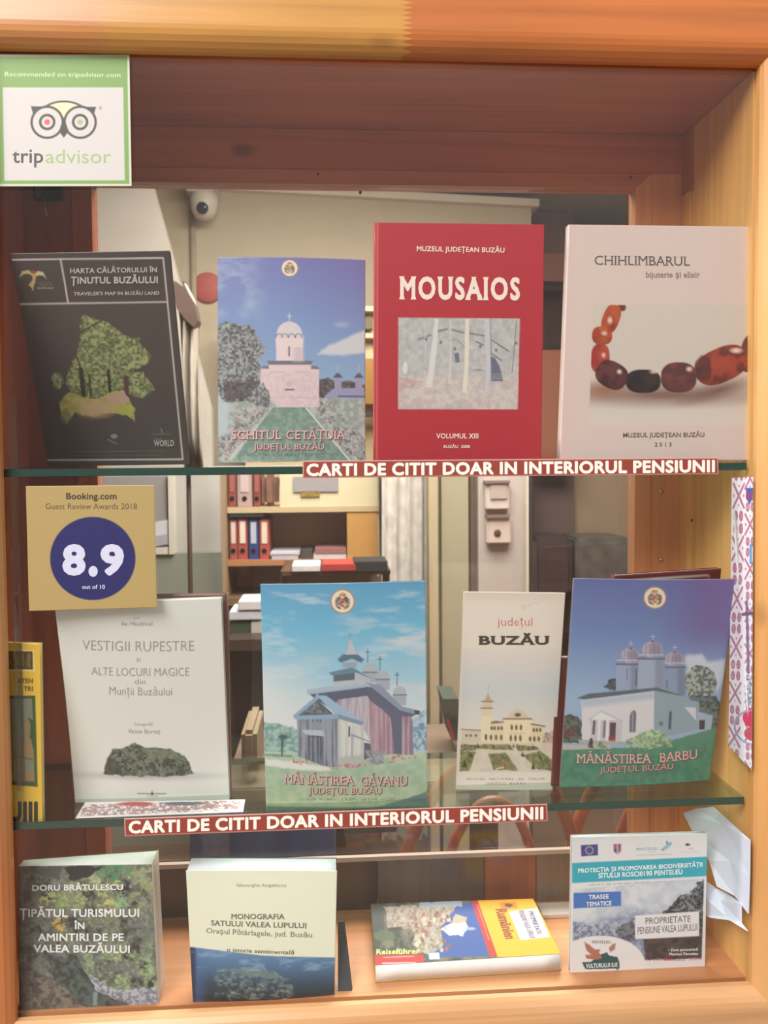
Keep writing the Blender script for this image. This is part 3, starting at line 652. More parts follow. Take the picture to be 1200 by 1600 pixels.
# ---- lower shelf
def ink_vest(x, y):
    a = Art(x, y, (226, 224, 218)); a.put(np.clip((330-x+(y-600)*.18)/90, 0, 1)*.35, (206, 190, 180))  # pinkish reflection along the left side painted into the cover colour
    a.ell(690, 936, 225, 12, (176, 172, 166), soft=14)
    m = a.pm([(488, 928), (500, 860), (530, 812), (595, 800), (628, 783), (680, 800), (790, 803), (862, 840), (892, 880), (908, 925), (800, 934), (650, 938)], 9, 30, 4)
    a.mix(m, (66, 74, 64), (120, 128, 112), 16, 5, .36, .62); a.put(a.pm([(488, 930), (500, 870), (540, 850), (530, 935)], 8, 20)*.8, (76, 66, 58)); a.put(m*(fbm(x/9, y/9, 12) > .62), (52, 56, 50)); a.mix(a.pm([(640, 800), (800, 812), (860, 850), (700, 850)], 10, 20)*.5, (120, 134, 104), (140, 146, 126), 12)
    a.line([(645, 1016), (775, 1016)], 5, (110, 106, 104)); a.poly([(706, 1022), (712, 998), (718, 1022)], (60, 58, 60)); a.line([(690, 1028), (740, 1028)], 3, (150, 146, 144))
    return a.c
G1 = (164, 162, 160)
s = Sheet([(252, 112), (1037, 103), (1077, 1055), (352, 1062)], (0, 900), 3.0, Y=(.0115, .057), bulge=lambda u, v: .004*np.sin(np.pi*u)*(1-.6*v) - .004*(1-u)**3*np.sin(np.pi*v))
s2 = Sheet([(255, 96), (1062, 82), (1082, 1040), (345, 1055)], (0, 900), 3.0, Y=(.025, .068))
book('book', 'brown hardcover standing behind the white paperback on the lower shelf', s2, lambda x, y: Art(x, y, (122, 84, 74)).mottled(.3, 60).c, .006, 12, back=(110, 74, 64), spine=('r', (128, 92, 84)))
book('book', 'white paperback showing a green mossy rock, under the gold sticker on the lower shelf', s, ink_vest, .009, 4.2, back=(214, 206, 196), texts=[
    ('VESTIGII RUPESTRE', 385, 910, 348, 48, G1, dict(w=-.012)), ('și', 640, 660, 394, 18, G1, dict(w=-.01)), ('ALTE LOCURI MAGICE', 428, 886, 465, 38, G1, dict(w=-.012)),
    ('din', 632, 682, 503, 24, G1, dict(w=-.012)), ('Munții Buzăului', 512, 806, 556, 38, G1, dict(w=-.012)), ('Ilie Mândricel', 570, 715, 226, 18, (180, 178, 176)), ('prof.', 625, 655, 194, 10, (190, 188, 186)),
    ('fotografii', 628, 715, 698, 14, (184, 182, 180)), ('Victor Borta\u0219', 598, 750, 735, 20, (176, 172, 170))])

def ink_gav(x, y):
    a = Art(x, y, (120, 170, 200)); a.vgrad([(170, (92, 152, 190)), (420, (110, 176, 206)), (700, (160, 196, 212)), (900, (206, 212, 212))])
    cl = np.clip((fbm(x/260+y/700, y/75, 8, 5)-.5)*4, 0, 1)*np.clip((x-350)/400+(y-450)/500, 0, 1); a.put(cl*.85, (208, 204, 206))
    a.put(np.clip((fbm(x/180, y/40, 18, 5)-.56)*5, 0, 1)*.5, (200, 210, 216)); a.put(np.clip((y-560)/200, 0, 1)*np.clip((420-x)/300, 0, 1)*.8, (212, 214, 212))
    a.mix(a.pm([(110, 930), (200, 935), (300, 965), (300, 1095), (115, 1095)], 10, 30), (112, 148, 148), (160, 186, 176), 16); a.mix(a.pm([(900, 920), (1000, 860), (1000, 1110), (900, 1110)], 20, 30), (110, 140, 170), (176, 196, 206), 16)
    a.vgrad([(1080, (178, 196, 176)), (1200, (150, 178, 158)), (1400, (176, 186, 150))], a.m(1092-y, 6)); a.mix(a.m(1100-y, 8)*.35, (140, 170, 140), (196, 200, 160), 30)
    a.poly([(120, 1130), (260, 1140), (470, 1170), (480, 1190), (300, 1185), (120, 1165)], (216, 214, 206), 6, 20, soft=6)
    a.line([(213, 1000), (211, 1112)], 10, (64, 78, 84)); a.ell(218, 1010, 26, 12, (70, 90, 90), warp=8, sc=10); a.line([(120, 1108), (260, 1112)], 10, (90, 120, 120), soft=6)
    def planks(P, c1, c2, sx=9, seed=3):
        a.mix(a.pm(P), c1, c2, sx, seed, .38, .62, sy=260)
    # domes
    for cx, cy, r in ((690, 640, 40), (757, 680, 38), (850, 765, 36)):
        a.line([(cx-15, cy-110), (cx-15, cy-r)], 5, (96, 104, 120)); a.line([(cx-27, cy-95), (cx-3, cy-95)], 5, (96, 104, 120)); a.ell(cx, cy, r, r*.9, (172, 176, 184)); a.poly([(cx-r, cy+10), (cx+r, cy+10), (cx+r, cy+70), (cx-r, cy+70)], (160, 168, 180)); a.line([(cx-r, cy+14), (cx+r, cy+14)], 7, (104, 116, 134))
    # tower
    a.poly([(490, 660), (612, 650), (612, 705), (490, 705)], (84, 98, 112)); a.poly([(605, 650), (690, 690), (690, 720), (605, 705)], (178, 180, 186)); a.poly([(465, 655), (592, 625), (692, 688), (612, 655), (480, 672)], (96, 128, 150)); a.poly([(538, 600), (620, 600), (615, 630), (540, 628)], (150, 160, 172))
    a.poly([(512, 585), (540, 556), (620, 556), (656, 585), (640, 602), (590, 580), (530, 602)], (86, 110, 130)); a.poly([(556, 558), (574, 495), (590, 495), (618, 558)], (186, 186, 190)); a.ell(580, 486, 11, 11, (180, 180, 186)); a.line([(580, 440), (580, 480)], 4, (110, 150, 180)); a.line([(566, 452), (594, 452)], 4, (110, 150, 180))
    # nave
    planks([(500, 790), (680, 775), (692, 1035), (640, 935), (500, 850)], (150, 142, 160), (186, 176, 186)); planks([(676, 770), (800, 880), (822, 1100), (692, 1105)], (150, 120, 136), (178, 150, 160)); planks([(850, 890), (915, 895), (925, 1108), (862, 1105)], (140, 112, 134), (180, 160, 170))
    a.poly([(640, 725), (700, 735), (860, 850), (955, 880), (915, 900), (862, 895), (862, 1104), (820, 1100), (800, 905), (760, 860), (690, 810)], (92, 96, 118)); a.poly([(345, 760), (660, 726), (700, 800), (680, 780), (520, 800), (470, 850), (380, 790)], (82, 92, 112))
    a.poly([(345, 748), (660, 700), (690, 712), (660, 735), (350, 775)], (164, 176, 192)); a.poly([(480, 705), (650, 690), (690, 714), (490, 735)], (176, 184, 192)); a.poly([(660, 708), (745, 722), (860, 840), (962, 868), (950, 890), (850, 862), (700, 738)], (134, 146, 166)); a.poly([(930, 862), (962, 868), (955, 888), (930, 886)], (66, 70, 84))
    # porch
    planks([(292, 905), (516, 900), (516, 1172), (430, 1160), (296, 1112)], (84, 94, 112), (146, 150, 164)); planks([(514, 905), (656, 935), (656, 1155), (514, 1175)], (182, 184, 182), (206, 204, 198), 14, 7); a.poly([(514, 1115), (656, 1100), (656, 1155), (514, 1175)], (172, 176, 172), 3, 14)
    a.poly([(395, 795), (500, 890), (290, 895)], (76, 84, 96)); a.mix(a.pm([(395, 805), (470, 875), (320, 880)])*.6, (70, 84, 90), (140, 150, 150), 12); a.poly([(400, 780), (450, 780), (650, 925), (640, 940), (520, 905)], (150, 176, 200)); a.poly([(268, 893), (398, 780), (420, 790), (300, 890), (520, 878), (522, 905), (285, 912)], (136, 162, 186)); a.poly([(515, 880), (650, 922), (645, 940), (515, 905)], (120, 140, 160)); a.line([(402, 760), (402, 785)], 10, (150, 176, 196))
    a.poly([(355, 1000), (435, 1000), (435, 1160), (355, 1130)], (66, 72, 88)); planks([(362, 1005), (430, 1005), (430, 1158), (362, 1130)], (70, 78, 96), (126, 130, 144)); a.poly([(320, 968), (432, 966), (442, 1002), (335, 990)], (172, 184, 196)); a.poly([(370, 925), (425, 925), (425, 962), (370, 962)], (134, 144, 156)); a.line([(575, 950), (575, 1000)], 9, (66, 72, 84)); a.line([(590, 1000), (590, 1110)], 5, (130, 134, 140)); a.poly([(585, 985), (692, 1028), (690, 1035), (585, 998)], (146, 150, 160)); a.poly([(655, 1035), (690, 1040), (700, 1110), (655, 1130)], (92, 86, 110))
    fl = (fbm(x/11, y/11, 44) > .56)*1.
    a.put(a.pm([(250, 1120), (350, 1125), (350, 1160), (250, 1150)], 6, 10)*fl, (190, 100, 104)); a.put(a.pm([(400, 1150), (520, 1150), (660, 1140), (820, 1110), (960, 1100), (960, 1120), (700, 1160), (500, 1180)], 8, 12)*fl, (186, 112, 122)); a.mix(a.pm([(660, 1070), (740, 1080), (780, 1150), (690, 1160)], 12, 20)*.8, (90, 110, 130), (150, 160, 170), 12); a.put(a.pm([(670, 1080), (780, 1080), (780, 1150), (670, 1150)])*fl*.7, (176, 150, 160))
    a.poly([(690, 1400), (1000, 1308), (1000, 1402), (690, 1402)], (92, 116, 118), 5, 20, soft=5); a.poly([(120, 1388), (1000, 1385), (1000, 1402), (120, 1440)], (72, 96, 86), soft=6)
    crest(a, 539, 272, 66)
    a.put(a.pm([(310, 1338), (850, 1338), (850, 1352), (310, 1352)])*(fbm(x/7, y/7, 5) > .52)*.6, (110, 100, 96))
    return a.c
s = Sheet([(93, 184), (990, 165), (1001, 1402), (125, 1432)], (380, 860), 3.478, Y=(.012, .031), bulge=gentle(.003))
book('booklet', 'bright blue booklet with a wooden monastery church, second on the lower shelf', s, ink_gav, .0035, 4.6, cat='booklet', texts=[
    ('MĂNĂSTIREA', 224, 608, 1263, 50, PKS, dict(serif=THK, w=.02, y1=1268)), ('GĂVANU', 640, 898, 1270, 50, PKS, dict(serif=THK, w=.02, y1=1275)),
    ('MĂNĂSTIREA', 220, 604, 1259, 50, PKT, dict(serif=THK, dl=.0003, y1=1264)), ('GĂVANU', 636, 894, 1266, 50, PKT, dict(serif=THK, dl=.0003, y1=1271)),
    ('JUDEȚUL BUZĂU', 357, 757, 1316, 32, PKS, dict(serif=SER, w=.02)), ('JUDEȚUL BUZĂU', 354, 754, 1313, 32, PKT, dict(serif=SER, dl=.0003))])

def ink_jud(x, y):
    a = Art(x, y, (222, 208, 196)); a.vgrad([(520, (218, 204, 194)), (760, (196, 196, 198)), (960, (214, 206, 196))], a.pm([(215, 540), (770, 540), (715, 1205), (200, 1205)], soft=10)*a.m(520-y, 40))
    a.vgrad([(228, (206, 184, 168)), (300, (222, 208, 196))], a.m(y-290, 20)*a.m(205-y)*.6)
    def wall(P, c): a.poly(P, c)
    a.mix(a.pm([(205, 1040), (720, 1045), (712, 1206), (203, 1206)]), (206, 188, 170), (214, 200, 184), 30)
    wall([(215, 985), (322, 985), (322, 1050), (212, 1050)], (206, 190, 168)); a.line([(212, 978), (320, 985)], 8, (150, 136, 124)); a.mix(a.pm([(655, 1000), (728, 985), (722, 1050), (655, 1050)], 6, 12), (150, 120, 110), (196, 176, 160), 12)
    wall([(362, 945), (440, 945), (440, 1050), (362, 1050)], (220, 202, 164)); wall([(590, 950), (660, 962), (652, 1052), (590, 1050)], (218, 198, 160)); wall([(440, 920), (592, 920), (592, 1052), (440, 1052)], (228, 210, 174)); a.poly([(450, 918), (490, 880), (515, 860), (545, 882), (590, 920)], (208, 190, 160)); a.line([(438, 922), (594, 922)], 8, (120, 96, 84)); a.line([(360, 946), (440, 938)], 8, (126, 92, 84)); a.line([(592, 950), (664, 962)], 8, (110, 96, 92)); a.ell(518, 900, 18, 10, (90, 84, 84))
    a.ell(400, 938, 22, 5, (150, 80, 76)); wall([(318, 905), (372, 905), (370, 1048), (318, 1048)], (226, 208, 176)); wall([(326, 860), (374, 860), (372, 905), (326, 905)], (214, 196, 168)); wall([(330, 820), (378, 820), (374, 860), (330, 860)], (206, 186, 156)); a.line([(318, 864), (380, 864)], 7, (150, 110, 90)); a.line([(322, 828), (384, 828)], 7, (140, 104, 88)); a.poly([(338, 822), (356, 780), (374, 822)], (176, 160, 140)); a.line([(358, 730), (358, 790)], 3, (180, 166, 150))
    for xs, y0, h in (((376, 392, 412, 430), 972, 18), ((485, 510, 535), 968, 26), ((605, 622, 640), 982, 18), ((345, 372, 400, 428), 1022, 26), ((480, 505, 532), 1026, 30), ((585, 608, 632), 1030, 24), ((240, 262, 290, 345), 1012, 12)):
        for cx in xs: a.ell(cx, y0, 7, h*.6, (106, 84, 76))
    a.line([(470, 1000), (555, 1000)], 3, (170, 140, 120))
    gr = ((100, 104, 66), (146, 140, 92))
    for P in ([(356, 1110), (452, 1102), (520, 1200), (385, 1196)], [(205, 1098), (292, 1098), (255, 1200), (203, 1204)], [(545, 1118), (640, 1092), (716, 1150), (704, 1202), (625, 1192)], [(330, 1060), (470, 1058), (500, 1090), (230, 1082)], [(505, 1062), (620, 1070), (640, 1090), (520, 1095)]): a.mix(a.pm(P, 4, 20), gr[0], gr[1], 14, 3)
    a.put(a.pm([(390, 1115), (440, 1110), (500, 1195), (400, 1190)], 5, 18)*(fbm(x/14, y/14, 6) > .5)*.6, (150, 110, 84))
    for cx, cy, r in ((230, 1160, 22), (262, 1115, 15), (300, 1062, 14), (545, 1110, 16), (602, 1175, 18), (495, 1066, 10), (385, 1066, 9), (575, 1078, 10), (640, 1125, 12), (600, 1072, 12)): a.poly([(cx-r*.7, cy+r), (cx, cy-r), (cx+r*.7, cy+r)], (62, 64, 48), 4, 8)
    a.mix(a.pm([(208, 1060), (300, 1060), (290, 1090), (205, 1100)], 8, 12), (90, 92, 62), (140, 136, 96), 10); a.line([(400, 1192), (440, 1182)], 5, (226, 220, 210))
    a.line([(540, 322), (560, 300), (580, 305), (600, 285), (622, 290), (668, 262)], 2.5, (190, 180, 178)); a.line([(545, 295), (552, 325)], 2.5, (180, 170, 170)); a.line([(575, 280), (590, 310)], 2.5, (190, 180, 178))
    return a.c
s = Sheet([(226, 226), (778, 232), (708, 1305), (182, 1303)], (660, 860), 3.48, Y=(.046, .0595))
book('booklet', 'narrow cream foldout guide with an old town hall and clock tower, lower shelf', s, ink_jud, .004, 4.6, cat='booklet', back=(206, 190, 176), texts=[
    ('județul', 408, 598, 412, 44, (206, 96, 104), dict(serif=(.02, .03), w=-.015)), ('BUZĂU', 302, 692, 515, 44, (70, 58, 54), dict(serif=(.07, .09), w=.035)),
    ('OFICIUL  NAȚIONAL  DE  TURISM', 240, 662, 1248, 10, (120, 108, 100), dict(sp=1.5)), ('JUDEȚUL BUZĂU', 345, 560, 1272, 10, (120, 108, 100), dict(sp=1.4))])

def ink_barbu(x, y):
    a = Art(x, y, (110, 124, 176)); a.vgrad([(150, (96, 104, 158)), (450, (108, 130, 178)), (800, (150, 172, 200))])
    a.put(np.clip((x-620+(y-150)*.1)/260, 0, 1)*np.clip((620-y)/200, 0, 1)*.75, (116, 88, 146)); a.poly([(760, 570), (840, 555), (880, 600), (975, 600), (965, 700), (930, 760), (760, 660)], (196, 200, 214), 14, 40, soft=12)
    a.mix(a.pm([(100, 900), (150, 890), (200, 915), (205, 1040), (95, 1040)], 12, 20), (58, 66, 62), (100, 110, 96), 12); a.put(a.pm([(100, 960), (180, 960), (170, 1000), (95, 1000)], 10, 14)*.5, (110, 50, 60)); a.mix(a.pm([(320, 740), (360, 690), (385, 690), (395, 760)], 10, 16), (56, 68, 80), (90, 104, 110), 12)
    a.mix(a.em(835, 718, 88, 92, 16, 24, 5), (86, 98, 96), (166, 172, 162), 13, 3, .38, .62); a.mix(a.pm([(770, 780), (920, 790), (945, 830), (930, 970), (880, 960), (830, 850)], 10, 20), (60, 74, 70), (110, 124, 112), 12)
    a.vgrad([(960, (92, 140, 116)), (1100, (70, 128, 104)), (1280, (66, 118, 98))], a.pm([(80, 1062), (300, 1062), (560, 1050), (930, 955), (930, 1300), (80, 1300)], 3, 20)); a.mix(a.pm([(80, 1080), (900, 1040), (900, 1290), (80, 1290)])*.3, (60, 112, 92), (110, 160, 130), 24)
    a.poly([(95, 1052), (350, 1040), (360, 1062), (100, 1075)], (184, 176, 166), 4, 14)
    # towers
    for x0, x1, y0, y1, cx, cy, rx, ry, c in ((643, 752, 630, 780, 697, 588, 52, 40, (136, 150, 178)), (390, 502, 615, 760, 462, 568, 50, 42, (150, 162, 188)), (506, 642, 585, 750, 580, 535, 56, 46, (156, 168, 190))):
        a.poly([(x0, y0), (x1, y0), (x1+4, y1), (x0-6, y1)], c); a.poly([((x0*.35+x1*.65), y0), (x1, y0), (x1+4, y1), (x0*.35+x1*.65, y1)], tuple(int(v*.86) for v in c), soft=10)
        a.ell(cx, cy, rx, ry, (176, 164, 180)); a.ell(cx+rx*.35, cy, rx*.6, ry*.9, (140, 136, 156), soft=12); a.line([(x0-4, y0), (x1+4, y0)], 9, (96, 100, 122)); a.line([(x0+4, y0-22), (x1-4, y0-22)], 5, (206, 200, 206))
        for q in (-.55, -.2, .15, .5): a.line([(cx+rx*q, cy-ry*.7), (cx+rx*q*1.2, cy+ry*.6)], 3, (120, 110, 130))
        a.line([(cx+2, cy-ry-38), (cx+2, cy-ry+2)], 4, (176, 176, 200)); a.line([(cx-10, cy-ry-24), (cx+14, cy-ry-24)], 4, (176, 176, 200)); a.ell(cx+2, cy-ry+2, 8, 6, (110, 90, 110))
    a.line([(445, 640), (445, 700)], 5, (100, 110, 130)); a.line([(657, 700), (657, 745)], 7, (100, 112, 130)); a.line([(495, 640), (492, 725)], 10, (96, 104, 124))
    a.poly([(200, 805), (592, 760), (588, 1010), (430, 1025), (205, 1020)], (212, 206, 210), 2, 20); a.poly([(200, 805), (592, 762), (590, 800), (560, 800), (205, 850)], (176, 186, 200), soft=12); a.poly([(590, 745), (765, 795), (830, 820), (825, 962), (700, 990), (586, 1010)], (142, 160, 172)); a.poly([(752, 845), (812, 848), (815, 920)], (206, 206, 212))
    a.poly([(175, 800), (240, 775), (600, 738), (770, 792), (590, 754), (210, 808)], (88, 98, 108)); a.poly([(770, 792), (905, 800), (905, 812), (790, 812)], (104, 112, 120)); a.poly([(820, 870), (905, 885), (895, 965), (828, 965)], (160, 176, 190)); a.poly([(830, 915), (862, 915), (860, 965), (830, 965)], (70, 60, 66)); a.poly([(820, 868), (850, 862), (912, 885), (900, 892)], (96, 110, 130))
    a.poly([(235, 912), (308, 862), (425, 914), (400, 924), (310, 905), (250, 930)], (186, 190, 198)); a.poly([(250, 912), (306, 872), (395, 912)], (224, 218, 220)); a.poly([(250, 915), (420, 915), (415, 1022), (250, 1022)], (196, 190, 196)); a.poly([(352, 925), (386, 925), (382, 1020), (350, 1020)], (92, 66, 72)); a.poly([(346, 1000), (382, 1000), (382, 1022), (346, 1022)], (150, 60, 70)); a.line([(270, 922), (265, 985)], 14, (96, 92, 104)); a.line([(325, 922), (320, 1000)], 14, (130, 120, 130)); a.line([(298, 918), (292, 1022)], 12, (224, 218, 222)); a.line([(342, 918), (336, 1022)], 12, (224, 218, 222))
    a.poly([(456, 975), (458, 890), (468, 865), (484, 858), (494, 875), (490, 975)], (110, 112, 126)); a.line([(474, 865), (474, 970)], 3, (180, 180, 190)); a.poly([(664, 960), (668, 872), (676, 860), (684, 872), (680, 960)], (84, 90, 106)); a.ell(626, 930, 12, 12, (110, 116, 126)); a.poly([(186, 1020), (420, 1025), (420, 1040), (186, 1040)], (170, 166, 160), 3, 12)
    a.mix(a.em(572, 1012, 84, 50, 12, 20, 4), (110, 150, 116), (186, 204, 170), 12, 6); a.mix(a.pm([(430, 1020), (500, 990), (690, 1010), (690, 1050), (440, 1058)], 10, 16)*.8, (96, 130, 96), (176, 190, 156), 12); a.mix(a.pm([(235, 1060), (245, 1010), (262, 1010), (265, 1065)], 6, 10), (50, 60, 60), (80, 90, 84), 9); a.mix(a.pm([(280, 1055), (300, 1020), (340, 1060)], 6, 10), (90, 120, 90), (130, 150, 120), 9)
    crest(a, 594, 252, 62, (206, 96, 60)); a.put(a.pm([(270, 1215), (700, 1195), (700, 1208), (270, 1228)])*(fbm(x/7, y/7, 5) > .52)*.6, (130, 110, 110))
    return a.c
s3 = Sheet([(420, 145), (948, 96), (950, 1180), (40, 1180)], (850, 860), 3.43, pts=None, Y=(.0335, .070))
s = Sheet([(160, 150), (1037, 154), (888, 1232), (85, 1270)], (850, 860), 3.43, Y=(.0095, .0465), bulge=gentle(.003))
q = [at(960, 899, .030), at(1127, 888, .030), at(1098, 1205, .066), at(935, 1214, .066)]
sb = Sheet([(960, 899), (1127, 888), (1098, 1205), (935, 1214)], (0, 0), 1.0, pts=q)
book('book', 'dark red hardcover with a thin cream border line, behind the triple-towered church booklet', sb, lambda x, y: Art(x, y, (96, 26, 26), .6).line([(968, 908), (1107, 898), (1082, 1190)], 1.2, (200, 180, 170)).c, .008, 3, back=(88, 24, 26), spine=('l', (110, 34, 34)))
book('booklet', 'blue and violet booklet with a white triple-towered church, last on the lower shelf', s, ink_barbu, .0035, 4.6, cat='booklet', texts=[
    ('MĂNĂSTIREA', 176, 580, 1143, 46, PKS, dict(serif=THK, w=.02, y1=1137)), ('BARBU', 618, 828, 1134, 46, PKS, dict(serif=THK, w=.02, y1=1118)),
    ('MĂNĂSTIREA', 172, 576, 1139, 46, (226, 182, 172), dict(serif=THK, dl=.0003, y1=1133)), ('BARBU', 614, 824, 1130, 46, (226, 182, 172), dict(serif=THK, dl=.0003, y1=1114)),
    ('JUDEȚUL BUZĂU', 302, 697, 1189, 28, PKS, dict(serif=SER, w=.02, y1=1168)), ('JUDEȚUL BUZĂU', 299, 694, 1186, 28, (216, 160, 156), dict(serif=SER, dl=.0003, y1=1165))])

sb = Sheet([(869, 1026), (948, 1024), (945, 1224), (862, 1228)], (0, 0), 1.0, Y=(.053, .056))
book('book', 'small dark maroon book peeping out left of the triple-towered church booklet', sb, lambda x, y: Art(x, y, (92, 30, 30), .6).line([(871, 1026), (948, 1026)], 3, (206, 196, 190)).c, .004, 3, back=(88, 24, 26), spine=('l', (128, 56, 50)))
# yellow book at the left end, partly hidden by the stile
def ink_yel(x, y):
    a = Art(x, y, (222, 180, 60)); a.line([(-60, 155), (232, 160), (238, 300), (-60, 292)], 7, (226, 206, 160)); a.poly([(-60, 160), (226, 168), (228, 290), (-60, 285)], (62, 58, 34))
    a.put(a.pm([(60, 175), (215, 182), (218, 280), (60, 275)])*(fbm(x/10, y/60, 3) > .52), (120, 96, 50))
    a.poly([(-60, 470), (245, 470), (262, 1105), (-60, 1080)], (48, 84, 42)); a.mix(a.pm([(-60, 490), (222, 490), (240, 1065), (-60, 1060)]), (150, 120, 76), (120, 130, 110), 60, 4); a.poly([(200, 620), (232, 640), (236, 860), (210, 760)], (40, 80, 44), 10, 30); a.line([(100, 890), (238, 915)], 12, (120, 88, 60))
    return a.c
s = Sheet([(-75, 100), (278, 118), (296, 1395), (-62, 1375)], (0, 980), 4.444, Y=(.0135, .012))
book('book', 'yellow paperback with green picture border, half hidden by the left stile on the lower shelf', s, ink_yel, .007, 5, page=paint((226, 200, 130), .8), back=(206, 170, 70), texts=[
    ('ATEN', 120, 228, 382, 30, (120, 84, 46), dict(w=.03)), ('TRI', 165, 228, 436, 30, (120, 84, 46), dict(w=.03)), ('UJII', 62, 262, 1340, 125, (44, 36, 26), dict(w=.05))])

# folk-embroidery leaflets
def cross_stitch(a, x, y, cx0, yy0, w, per, shear=0.):
    """red cross-stitch band: alternating crosses and leaf rosettes"""
    u = (x-cx0-shear*(y-yy0))/w; v = ((y-yy0)/per) % 2; t = v % 1
    inb = (np.abs(u-.5) < .5)
    k1 = (v < 1) & (np.abs(np.abs(u-.5)-np.abs(t-.5)) < .09)
    k2 = (v >= 1) & ((np.abs(np.hypot((np.abs(u-.5)-.22)/.8, np.abs(t-.5)-.24)-.14) < .07) | (np.hypot(np.abs(u-.5)-.22, np.abs(t-.5)-.24) < .05))
    k3 = (v < 1) & (np.hypot(np.abs(u-.5)-.40, (np.abs(t-.5)-.0)) < .06) | (v < 1) & (np.hypot(u-.5, np.abs(t-.5)-.36) < .05)
    st = ((np.floor(x/3.2)+np.floor(y/3.2)) % 3 > 0)*.35+.65
    a.put(inb*(k1 | k2 | k3)*st*.9, (158, 58, 92))
def ink_leaflet(x, y):
    a = Art(x, y, (216, 212, 222), 1.5); cross_stitch(a, x, y, 262, 90, 52, 104, -.018)
    a.poly([(318, 112), (352, 112), (350, 150), (335, 178), (318, 150)], (72, 92, 160)); cross_stitch(a, x, y, 312, 210, 50, 90)
    a.poly([(335, 335), (400, 335), (400, 415), (335, 415)], (90, 140, 190)); a.poly([(345, 345), (400, 345), (400, 405), (345, 405)], (206, 210, 224)); a.line([(322, 570), (330, 880)], 12, (120, 104, 130)); a.line([(305, 625), (345, 620)], 14, (104, 84, 110))
    a.ell(348, 1085, 44, 46, (190, 60, 90)); a.ell(350, 1160, 40, 34, (180, 80, 96)); a.ring(350, 1130, 80, 8, (150, 140, 180)); a.mix(a.pm([(310, 900), (350, 900), (350, 1030), (315, 1030)], 8, 14), (110, 120, 130), (206, 206, 216), 14)
    return a.c
XW = XR-.0045
pl = [at_x(1143.5, 747, XW-.012), at_x(1176.5, 745, XW), at_x(1174.5, 1204, XW), at_x(1138, 1166, XW-.006)]
lf = Sheet([(258, 74), (350, 70), (344, 1335), (243, 1232)], (1050, 720), 2.76, pts=pl)
o = empty('leaflet', (pl[2]+pl[3])/2, 'white leaflet with red cross-stitch border leaning on the right side board', 'leaflet')
lf.slab('printed_leaf', PR, o, 0, .0006, ink=ink_leaflet, step=1.6)
def ink_flat(x, y):
    a = Art(x, y, (222, 216, 214), 2); m = a.pm([(385, 1072), (1130, 1052), (1120, 1098), (385, 1126)])
    a.put(m*(fbm(x/16, y/7, 4) > .5)*.8, (158, 96, 92)); a.put(m*(fbm(x/9, y/5, 14) > .58)*.8, (110, 104, 110)); a.ell(680, 1068, 90, 10, (176, 60, 60)); a.ell(900, 1066, 90, 8, (70, 90, 110))
    return a.c
z = Z2-H0+.001
pf = [at_z(133, 1253, z), at_z(383, 1249, z), at_z(380, 1268, z), at_z(118, 1278, z)]
pf = [np.array([p[0], p[1], Z2+.0009]) for p in pf]
lf2 = Sheet([(400, 1060), (1148, 1048), (1140, 1105), (355, 1135)], (0, 900), 3.0, pts=pf)
o = empty('leaflet', (pf[2]+pf[3])/2, 'patterned leaflet lying flat on the lower shelf under the white paperback', 'leaflet')
lf2.slab('printed_leaf', PR, o, 0, .0005, ink=ink_flat, step=3)

# ---- bottom board
def ink_tip(x, y):
    a = Art(x, y, (70, 66, 64), 3); a.mix(np.ones(len(x)), (48, 46, 46), (112, 112, 108), 60, 3, .35, .68); a.mix(np.clip((fbm(x/28, y/28, 5)-.45)*5, 0, 1)*.6, (64, 70, 60), (150, 154, 144), 12, 6, .3, .7)
    band = np.clip(1-np.abs(y-(560+ -.25*(x-600)))/330, 0, 1)*np.clip((x-180)/250, 0, 1)
    a.mix(np.clip((fbm(x/60, y/60, 8)-.42)*5, 0, 1)*band*.8, (104, 122, 84), (190, 188, 130), 15, 9, .25, .75)
    for cx, cy, r, c in ((780, 400, 95, (70, 140, 92)), (345, 570, 50, (176, 176, 96)), (710, 590, 50, (196, 186, 110)), (385, 700, 46, (190, 170, 90)), (395, 765, 30, (206, 160, 80)), (790, 470, 40, (200, 180, 120)), (520, 540, 60, (170, 172, 120)), (930, 440, 75, (150, 156, 120)), (460, 600, 60, (120, 146, 90)), (820, 600, 45, (134, 176, 120)), (990, 380, 40, (170, 176, 120)), (620, 440, 50, (176, 176, 140))):
        a.put(a.em(cx, cy, r, r*.8, r*1.9, r*.6, int(cx))*np.clip((fbm(x/13, y/13, int(cy))-.34)*6, 0, 1)*.85, c)
    lo = np.clip((y-780)/150, 0, 1)*np.clip((x-480)/150, 0, 1); a.mix(lo*np.clip((fbm(x/50, y/50, 18)-.4)*5, 0, 1), (92, 112, 84), (166, 180, 136), 14, 19, .25, .75)
    a.mix(a.pm([(430, 1060), (560, 1050), (760, 1180), (1050, 1170), (1060, 1330), (760, 1290), (560, 1180)], 24, 50), (120, 116, 128), (176, 176, 184), 14, 12, .4, .6)
    a.mix(a.pm([(380, 960), (520, 960), (640, 1180), (900, 1300), (900, 1335), (620, 1335), (400, 1180), (330, 1060)], 20, 50), (46, 52, 52), (80, 92, 88), 24, 21); a.put(a.pm([(625, 1200), (655, 1200), (650, 1290), (620, 1290)], 6, 12)*.6, (150, 166, 170))
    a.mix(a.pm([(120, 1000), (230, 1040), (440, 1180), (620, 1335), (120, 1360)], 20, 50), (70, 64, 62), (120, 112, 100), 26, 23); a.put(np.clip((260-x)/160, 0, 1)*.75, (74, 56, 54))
    a.poly([(240, 360), (420, 360), (400, 440), (260, 420)], (86, 78, 82), 16, 40); a.poly([(420, 360), (690, 355), (620, 420), (480, 460)], (44, 42, 44), 20, 40)
    return a.c
WT = (230, 228, 226)
